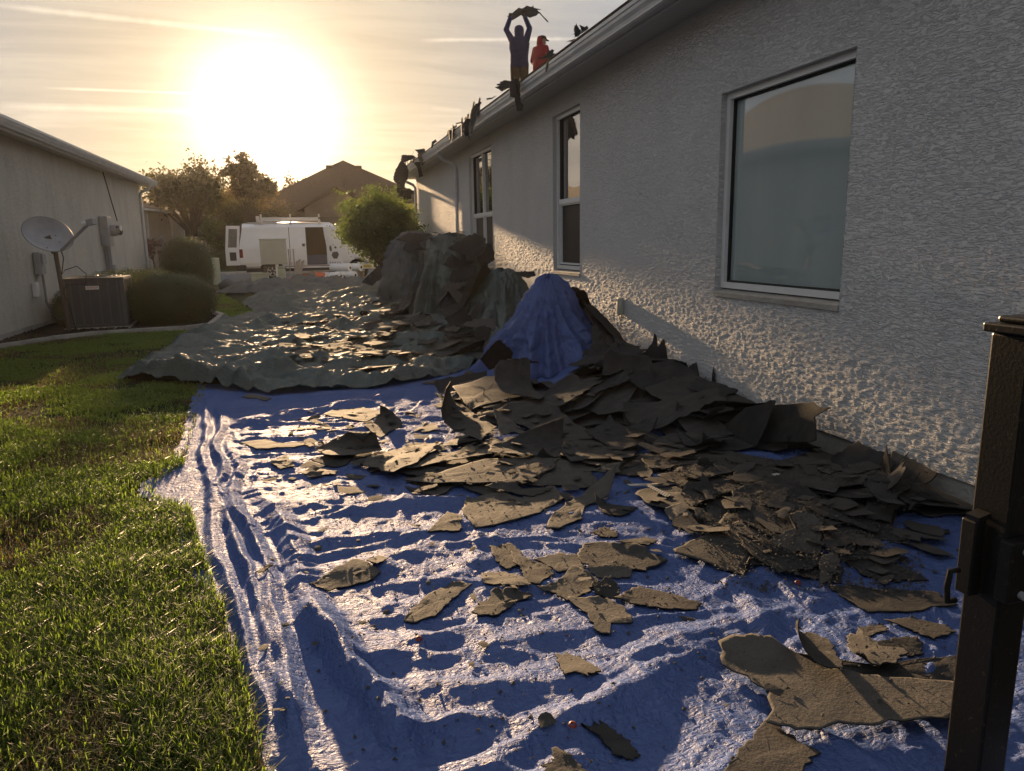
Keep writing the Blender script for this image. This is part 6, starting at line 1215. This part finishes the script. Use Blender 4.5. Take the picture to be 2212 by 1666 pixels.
limb_tree('pale_tree', 'pale green tree between the tan house and the dense trees', (-5.1, 52, .6), 3.6, .1, T6, 4500, .08, 'bush', 22, .5)
T7 = ball((-4.6, 58, 3.0), (2.2, 1.5, 1.6), 20, 23, .8)
limb_tree('dark_tree', 'dark tree in front of the far hip-roofed house', (-4.6, 58, .8), 4.6, .14, T7, 5000, .11, 'tree', 24, .5)
r0 = np.random.default_rng(77)
for k_ in range(9):   # belt of trees closing the view far behind
    x_ = -34 + 8.2 * k_ + 2 * r0.random(); yy = 88 + 10 * r0.random(); hh = 4.6 + 1.2 * r0.random()
    limb_tree('distant_tree', 'distant dark tree in the hazy row closing the view', (x_, yy, .85), hh, .2, ball((x_, yy, hh * .62), (3.6, 2.4, hh * .36), 14, 200 + k_, 1.3), 1500, .24, 'tree', 90 + k_, .5)[ 'group'] = 'distant row of trees'
# dark red plant by the tan house
rp = ball((-7.2, 41.0, 1.35), (.5, .4, .35), 12, 31, .2); limb_tree('red_shrub', 'dark red-leaved shrub on bare stems before the tan house', (-7.2, 41.0, .05), 1.9, .04, rp, 700, .07, 'redleaf', 32, .5, 'shrub')
# ------------------------------------------------------------------ grass blades
M['grass'] = leafmat('grass_blade', (.070, .10, .018), (.12, .145, .028), (.27, .40, .05), .55, .45); M['grass_dry'] = leafmat('dry_grass_blade', (.12, .095, .04), (.16, .125, .06), (.22, .16, .06), .35, .6)
def blades(name, xy, hgt, wid, mat, seed):
    r0 = np.random.default_rng(seed); n = len(xy); a = r0.random(n) * 6.2832; l = (.25 + .9 * r0.random(n)); h = hgt * (.35 + 1.0 * r0.random(n) ** 1.5) * (.55 + .9 * fbm(xy[:, 0] * 3.3, xy[:, 1] * 3.3, 2, 3)); w = wid * (.7 + .6 * r0.random(n))
    dx, dy = np.cos(a), np.sin(a); px, py = -dy, dx; z0 = gz(xy[:, 0], xy[:, 1]) + .002
    def pt(s, off, k_): return np.stack([xy[:, 0] + dx * h * l * s * s * k_ + px * off, xy[:, 1] + dy * h * l * s * s * k_ + py * off, z0 + h * s * (1 - .35 * l * s)], 1)
    V = np.stack([pt(0, w / 2, .8), pt(0, -w / 2, .8), pt(.55, -w * .42, .8), pt(.55, w * .42, .8), pt(1, 0 * w, .8)], 1).reshape(-1, 3); i = np.arange(n)[:, None] * 5
    return npmesh(name, V, [i + [2, 3, 4], i + [0, 1, 2, 3]], mat, kind='stuff')
r0 = np.random.default_rng(3)
def lawn_pts(y0, y1, n, xlo):
    y = y0 + (y1 - y0) * r0.random(n); xr_ = .045 + np.interp(y, [0, 1.0] + EDY[1:-1] + [8.6, 10.35, 13.2, 15.4, 18.4, 22, 26], [0, -.1] + [v_ + .03 for v_ in EDX[1:-1]] + [-1.98, -1.97, -1.75, -.95, -1.4, -2.2, -2.4]); xl2 = xlo(y); x = xl2 + (xr_ - xl2) * r0.random(n)
    d = fbm(x * 2.2, y * 2.2, 4, 3); k_ = r0.random(n) < sstep(.22, .55, d) * .85 + .15; return np.stack([x, y], 1)[k_]
def left_lim(y): return np.maximum(-.02 - .48 * y - .25, -4.4)
sets = [(1.2, 2.6, 46000, .085, .0046), (2.6, 4.2, 52000, .080, .0050), (4.2, 6.5, 52000, .066, .0062), (6.5, 9.5, 42000, .045, .009), (9.5, 13.3, 30000, .042, .014), (13.3, 27, 26000, .04, .022)]
ga, gd_ = [], []
for k_, (a, c, n, hg, wd) in enumerate(sets):
    P_ = lawn_pts(a, c, n, left_lim if a < 13 else (lambda y: np.interp(y, [13.3, 14, 15.6, 17.5, 20, 26], [-1.55, -1.5, -1.5, -2.1, -2.4, -2.3]))); dry = (fbm(P_[:, 0] * 1.5 + 9, P_[:, 1] * 1.5, 6, 3) > .56) & (r0.random(len(P_)) < .75) | (r0.random(len(P_)) < .10)
    o = blades('grass', P_[~dry], hg, wd, M['grass'], 50 + k_); setp(o, 'sunlit green lawn grass', 'grass'); o = blades('dry_grass', P_[dry], hg * .7, wd * .9, M['grass_dry'], 70 + k_); setp(o, 'dry brown grass in the lawn', 'grass')
# broad weeds in the near lawn
for (px, py, lab) in ((110, 1285, 'bright round-leaved weed in the lawn, uppermost of three'), (20, 1560, 'round-leaved weed at the left picture edge'), (300, 1580, 'broad-leaved weed low in the lawn near the tarp edge')):
    c = G(px, py); m = MB()
    for k_ in range(6):
        a = k_ * 1.05 + .3; L_ = .022 + .006 * (k_ % 3); q = np.array([c[0] + .03 * math.cos(a), c[1] + .03 * math.sin(a), .045 + .008 * (k_ % 2)]); V = [q + np.array([L_ * .55 * math.cos(t) * math.cos(a) - L_ * .5 * math.sin(t) * math.sin(a), L_ * .55 * math.cos(t) * math.sin(a) + L_ * .5 * math.sin(t) * math.cos(a), .012 * math.cos(t)]) for t in np.linspace(0, 6.2832, 9, endpoint=False)]
        m.add([q] + V, [(0, 1 + j, 1 + (j + 1) % 9) for j in range(9)]); m.tube([(c[0], c[1], .0), q], .0015, 4)
    m.build('weed', M['hedge'], fixn=False, label=lab, cat='weed')
# ------------------------------------------------------------------ people on the roof
def capsule(mb, a, b_, ra, rb, n=12):
    a, b_ = np.array(a, float), np.array(b_, float); d = unit(b_ - a); P_ = []; R_ = []
    for t in (-1, -.8, -.45, 0): P_.append(a + d * ra * t); R_.append(ra * math.sqrt(max(1 - t * t, .02)))
    for t in (.0, .45, .8, 1): P_.append(b_ + d * rb * t); R_.append(rb * math.sqrt(max(1 - t * t, .02)))
    P_.insert(4, (a + b_) / 2); R_.insert(4, (ra + rb) / 2); mb.tube(P_, R_, n)
def body(name, bones, base, yaw, mats, parent, voxel=.011):
    """bones: (a, b, ra, rb, material index[, squash]) in local metres; union -> voxel remesh -> one continuous skin"""
    mb = MB(); ca, sa = math.cos(yaw), math.sin(yaw)
    def T(p): return np.array([p[0] * ca - p[1] * sa, p[0] * sa + p[1] * ca, p[2]])
    for q in bones: capsule(mb, T(q[0]), T(q[1]), q[2], q[3])
    me = bpy.data.meshes.new('tmp'); me.from_pydata(mb.v, [], mb.f); o = bpy.data.objects.new('tmp', me); COL.objects.link(o)
    md = o.modifiers.new('r', 'REMESH'); md.mode = 'VOXEL'; md.voxel_size = voxel; sm = o.modifiers.new('s', 'SMOOTH'); sm.factor = .5; sm.iterations = 3
    dg = bpy.context.evaluated_depsgraph_get(); m2 = bpy.data.meshes.new_from_object(o.evaluated_get(dg)); bpy.data.objects.remove(o)
    nf = len(m2.polygons); ce = np.empty(nf * 3); m2.polygons.foreach_get('center', ce); ce = ce.reshape(-1, 3); best = np.full(nf, 1e9); mi = np.zeros(nf, int)
    for q in bones:
        a, c = T(q[0]), T(q[1]); d = c - a; t = np.clip(((ce - a) @ d) / (d @ d + 1e-9), 0, 1); r = np.linalg.norm(ce - a - t[:, None] * d, axis=1) - (q[2] + (q[3] - q[2]) * t); k_ = r < best; best = np.where(k_, r, best); mi = np.where(k_, q[4], mi)
    o = link(name, m2, base, mats, parent, True); m2.polygons.foreach_set('material_index', mi.astype(np.int32)); m2.update(); return o
def hand(bones, wrist, d, side, curl, mi):
    """palm and five fingers; d = direction of the hand, side = direction of the thumb"""
    w, d, s = np.array(wrist, float), unit(np.array(d, float)), unit(np.array(side, float)); s = unit(s - (s @ d) * d); nn = np.cross(d, s)
    for k_ in (-1, 0, 1): bones.append((w + d * .02 + s * .022 * k_, w + d * .085 + s * .026 * k_, .020, .016, mi))
    for k_, L_ in enumerate((.068, .078, .072, .056)):
        r = w + d * .088 + s * (.036 - .024 * k_); m_ = r + (d * .8 + nn * curl * .6) * L_ * .5; bones.append((r, m_, .0115, .0105, mi)); bones.append((m_, m_ + (d * .35 + nn * curl) * L_ * .5, .0105, .009, mi))
    r = w + d * .03 + s * .035; m_ = r + (d * .5 + s * .8) * .035; bones.append((r, m_, .0135, .012, mi)); bones.append((m_, m_ + (d * .8 + s * .2 + nn * curl * .5) * .032, .012, .010, mi))
skin = material('skin', (.20, .11, .07), .6, .4); bl = material('navy_shirt', (.015, .022, .068), .85, .2, var((.012, .017, .054), (.021, .030, .085), 14, .6, 30)); br = material('brown_work_trousers', (.034, .024, .018), .9, .2, var((.026, .019, .014), (.044, .031, .023), 12, .6, 30))
rd_ = material('red_hooded_shirt', (.22, .012, .018), .8, .3, var((.18, .010, .015), (.26, .016, .024), 14, .6, 30)); jn = material('dark_blue_jeans', (.03, .035, .06), .9, .2); boot = material('work_boot', (.05, .035, .022), .7, .3); capm = material('dark_cap', (.025, .02, .02), .8, .3)
def legs(hip, kn, an, mi, boots, toe):
    bb = []
    for s in (0, 1):
        bb += [(hip[s], kn[s], .112, .088, mi), (kn[s], an[s], .088, .070, mi), (np.array(an[s]) + (0, 0, -.01), np.array(an[s]) + np.array(toe) * .5 + (0, 0, -.045), .052, .045, boots), (np.array(an[s]) + np.array(toe) * .5 + (0, 0, -.045), np.array(an[s]) + np.array(toe) + (0, 0, -.055), .045, .038, boots)]
    return bb
def stand(px, py_top, h):
    """spot on the roof where a figure of height h has its head on this line of sight"""
    d = ray(px, py_top); t = 10.
    for _ in range(60):
        q = CAM + d * t; t += ((q[2] - h) < roofz(q[0])) * .25 - ((q[2] - h) >= roofz(q[0])) * .20
        if abs(q[2] - h - roofz(q[0])) < .02: break
    return q
q = stand(1121, 55, 1.74); base = np.array([q[0], q[1], roofz(q[0])]); print('worker blue', base)
w1 = empty('person', base, 'worker in blue hooded shirt seen from behind, lifting torn felt overhead on the roof', 'person')
yaw = math.atan2(-base[0], base[1]) * 1.0    # back square to the camera
dz = RS * .13
bn = legs([(-.10, 0, .90), (.10, 0, .90)], [(-.115, .05, .50), (.105, .05, .52)], [(-.16, -.03, .09 - dz * .6), (.14, .0, .09 + dz * .6)], 1, 2, (.0, .17, 0))
bn += [((-.09, 0, .93), (.09, 0, .93), .115, .115, 1), ((0, 0, .94), (0, -.01, 1.15), .135, .14, 0), ((-.06, 0, 1.0), (-.06, 0, 1.2), .12, .12, 0), ((.06, 0, 1.0), (.06, 0, 1.2), .12, .12, 0), ((-.09, 0, 1.2), (-.11, .0, 1.36), .115, .105, 0), ((.09, 0, 1.2), (.11, .0, 1.36), .115, .105, 0), ((0, 0, 1.15), (0, .0, 1.40), .14, .12, 0), ((-.12, .0, 1.42), (.12, .0, 1.42), .085, .085, 0),
       ((0, .0, 1.42), (0, .015, 1.53), .065, .06, 0), ((0, .02, 1.59), (0, .025, 1.65), .098, .095, 0)]
EL, ER = (-.285, .02, 1.66), (.235, .02, 1.68); WL, WR = (-.195, .06, 1.90), (.135, .06, 1.92)
bn += [((-.16, 0, 1.44), EL, .078, .056, 0), (EL, WL, .062, .050, 0), ((.16, 0, 1.44), ER, .078, .064, 0), (ER, WR, .062, .050, 0)]
glove = material('dark_work_glove', (.03, .025, .022), .8, .2)
hand(bn, WL, (.15, .05, 1), (1, 0, 0), .9, 3); hand(bn, WR, (-.1, .05, 1), (-1, 0, 0), .9, 3)
body('body', bn, base, yaw, [bl, br, boot, glove], w1)
def loft(name, rows, mat, base, yaw, parent, n=40, wr=.0, seed=0, thick=True):
    """elliptic loft: rows of (cx, cy, z, rx, ry)"""
    V = []; ca, sa = math.cos(yaw), math.sin(yaw)
    for i, (cx, cy, z, rx_, ry_) in enumerate(rows):
        for j in range(n):
            t = 6.28319 * j / n; k_ = 1 + wr * (vn(np.array([j * .6]), np.array([z * 11.]), seed)[0] - .5); x, y = cx + rx_ * k_ * math.cos(t), cy + ry_ * k_ * math.sin(t); V.append((base[0] + x * ca - y * sa, base[1] + x * sa + y * ca, base[2] + z))
    f = [(i * n + j, i * n + (j + 1) % n, (i + 1) * n + (j + 1) % n, (i + 1) * n + j) for i in range(len(rows) - 1) for j in range(n)]; return npmesh(name, np.array(V), np.array(f), mat, parent, smooth=True)
loft('shirt', [(0, 0, .86, .205, .155), (0, 0, .92, .205, .158), (0, 0, 1.02, .198, .155), (0, 0, 1.14, .20, .16), (0, 0, 1.26, .215, .15), (0, 0, 1.36, .222, .135), (0, 0, 1.44, .205, .115), (0, 0, 1.50, .12, .09), (0, .0, 1.54, .07, .07)], bl, base, yaw, w1, wr=.12, seed=1)
loft('hood', [(0, .0, 1.44, .15, .12), (0, .01, 1.50, .105, .105), (0, .015, 1.56, .104, .112), (0, .02, 1.63, .110, .118), (0, .02, 1.69, .100, .108), (0, .02, 1.73, .072, .08), (0, .02, 1.752, .02, .02)], bl, base, yaw, w1, wr=.06, seed=2)
# bundle of felt in his hands
c0 = base + np.array([0, 0, 1.98])
pp = [(1120, 165), (1180, 125), (1240, 75), (1270, 92), (1320, 60), (1360, 78), (1392, 58), (1385, 85), (1475, 100), (1420, 106), (1445, 140), (1400, 180), (1340, 200), (1310, 182), (1260, 160), (1200, 180), (1175, 210), (1140, 185)]
pw = float(w1.location[1]) + .08
upright(RZ, pp, pw, 'felt_c', 'ragged sheet of black felt held overhead by the worker in blue', .05, .35, 90, .004, n=120)
upright(RZ, [(1425, 108), (1455, 125), (1490, 175), (1520, 205), (1542, 235), (1530, 240), (1500, 205), (1470, 165), (1440, 130)], pw + .02, 'felt_c', 'thin felt ribbon trailing from the sheet held overhead', .02, .2, 91, .003)
# worker in red
q = stand(1166, 77, 1.66); base = np.array([q[0], q[1], roofz(q[0])]); print('worker red', base)
w2 = empty('person', base, 'worker in red hooded shirt and dark cap standing on the roof, facing right', 'person')
yaw = math.radians(-48); hy = math.radians(-46)      # body turned half away, head turned to the right
def hr(p): return (p[0] * math.cos(hy) - (p[1] - .05) * math.sin(hy), .05 + p[0] * math.sin(hy) + (p[1] - .05) * math.cos(hy), p[2])
bn = legs([(-.10, 0, .86), (.10, 0, .86)], [(-.12, .09, .47), (.12, .07, .47)], [(-.13, -.02, .09), (.13, .02, .09)], 1, 2, (.0, .17, 0))
bn += [((-.09, 0, .89), (.09, 0, .89), .115, .115, 1), ((0, 0, .92), (0, .02, 1.1), .135, .14, 0), ((-.07, .01, 1.0), (-.10, .03, 1.30), .12, .11, 0), ((.07, .01, 1.0), (.10, .03, 1.30), .12, .11, 0), ((0, .02, 1.1), (0, .03, 1.34), .14, .12, 0), ((-.12, .03, 1.34), (.12, .03, 1.34), .085, .085, 0),
       ((0, .03, 1.36), (0, .05, 1.45), .062, .058, 0)]
bn += [(hr(a_), hr(c_), r1, r2, 3) for a_, c_, r1, r2 in (((0, .075, 1.53), (0, .085, 1.57), .088, .09), ((0, .11, 1.47), (0, .135, 1.47), .055, .045), ((0, .165, 1.515), (0, .187, 1.503), .014, .016), ((-.03, .155, 1.545), (.03, .155, 1.545), .016, .016), ((-.018, .162, 1.472), (.018, .162, 1.472), .012, .012))]
EL, ER = (-.25, .02, 1.08), (.27, .02, 1.08); WL, WR = (-.20, .16, .90), (.20, .20, .92)
bn += [((-.16, .03, 1.35), EL, .075, .056, 0), (EL, WL, .054, .040, 0), ((.16, .03, 1.35), ER, .075, .056, 0), (ER, WR, .054, .040, 0)]
hand(bn, WL, (.1, .6, -.8), (0, 1, .5), .7, 3); hand(bn, WR, (-.1, .6, -.8), (0, 1, .5), .7, 3)
body('body', bn, base, yaw, [rd_, jn, boot, skin], w2)
loft('shirt', [(0, .0, .80, .20, .16), (0, 0, .88, .205, .165), (0, .01, 1.0, .20, .165), (0, .02, 1.14, .21, .165), (0, .03, 1.28, .218, .15), (0, .03, 1.35, .19, .12), (0, .035, 1.40, .11, .095), (0, .04, 1.43, .075, .075)], rd_, base, yaw, w2, wr=.12, seed=3)
hd_yaw = yaw + hy; off = hr((0, 0, 0)); hb = base + np.array([off[0] * math.cos(yaw) - off[1] * math.sin(yaw), off[0] * math.sin(yaw) + off[1] * math.cos(yaw), 0])
loft('hood', [(0, .03, 1.38, .105, .10), (0, .03, 1.42, .088, .09), (0, .025, 1.47, .094, .09), (0, .03, 1.53, .098, .088), (0, .035, 1.58, .096, .085), (0, .04, 1.62, .088, .08), (0, .045, 1.65, .06, .065), (0, .05, 1.665, .02, .03)], rd_, hb, hd_yaw, w2, wr=.05, seed=4)
cp_ = loft('cap', [(0, .10, 1.575, .100, .108), (0, .10, 1.61, .100, .106), (0, .095, 1.645, .085, .09), (0, .09, 1.668, .05, .055), (0, .09, 1.676, .01, .01)], capm, hb, hd_yaw, w2)
ca, sa = math.cos(hd_yaw), math.sin(hd_yaw); base = hb; V = []
for off in (0, -.008):
    for t in np.linspace(0, math.pi, 12): x, y = .082 * math.cos(t), .17 + .10 * math.sin(t); V.append((base[0] + x * ca - y * sa, base[1] + x * sa + y * ca, base[2] + 1.575 - .25 * (y - .17) + off))
bmx = MB(); bmx.add(V, [tuple(range(12)), tuple(range(23, 11, -1))] + [(i, 12 + i, 12 + (i + 1) % 12, (i + 1) % 12) for i in range(12)]); o = bmx.build('brim', capm, cp_)
HAZE = 1
# ------------------------------------------------------------------ evening haze
hz_m = bpy.data.materials.new('evening_haze'); hz_m.use_nodes = True; t = hz_m.node_tree; t.nodes.clear(); ou = t.nodes.new('ShaderNodeOutputMaterial'); pv = t.nodes.new('ShaderNodeVolumePrincipled')
pv.inputs['Color'].default_value = (.95, .93, .90, 1); pv.inputs['Density'].default_value = .0002; pv.inputs['Anisotropy'].default_value = .62; t.links.new(pv.outputs[0], ou.inputs['Volume'])
if HAZE: setp(MB().box((-420, -20, -1.4), (420, 640, 14)).build('haze', hz_m), kind='stuff')
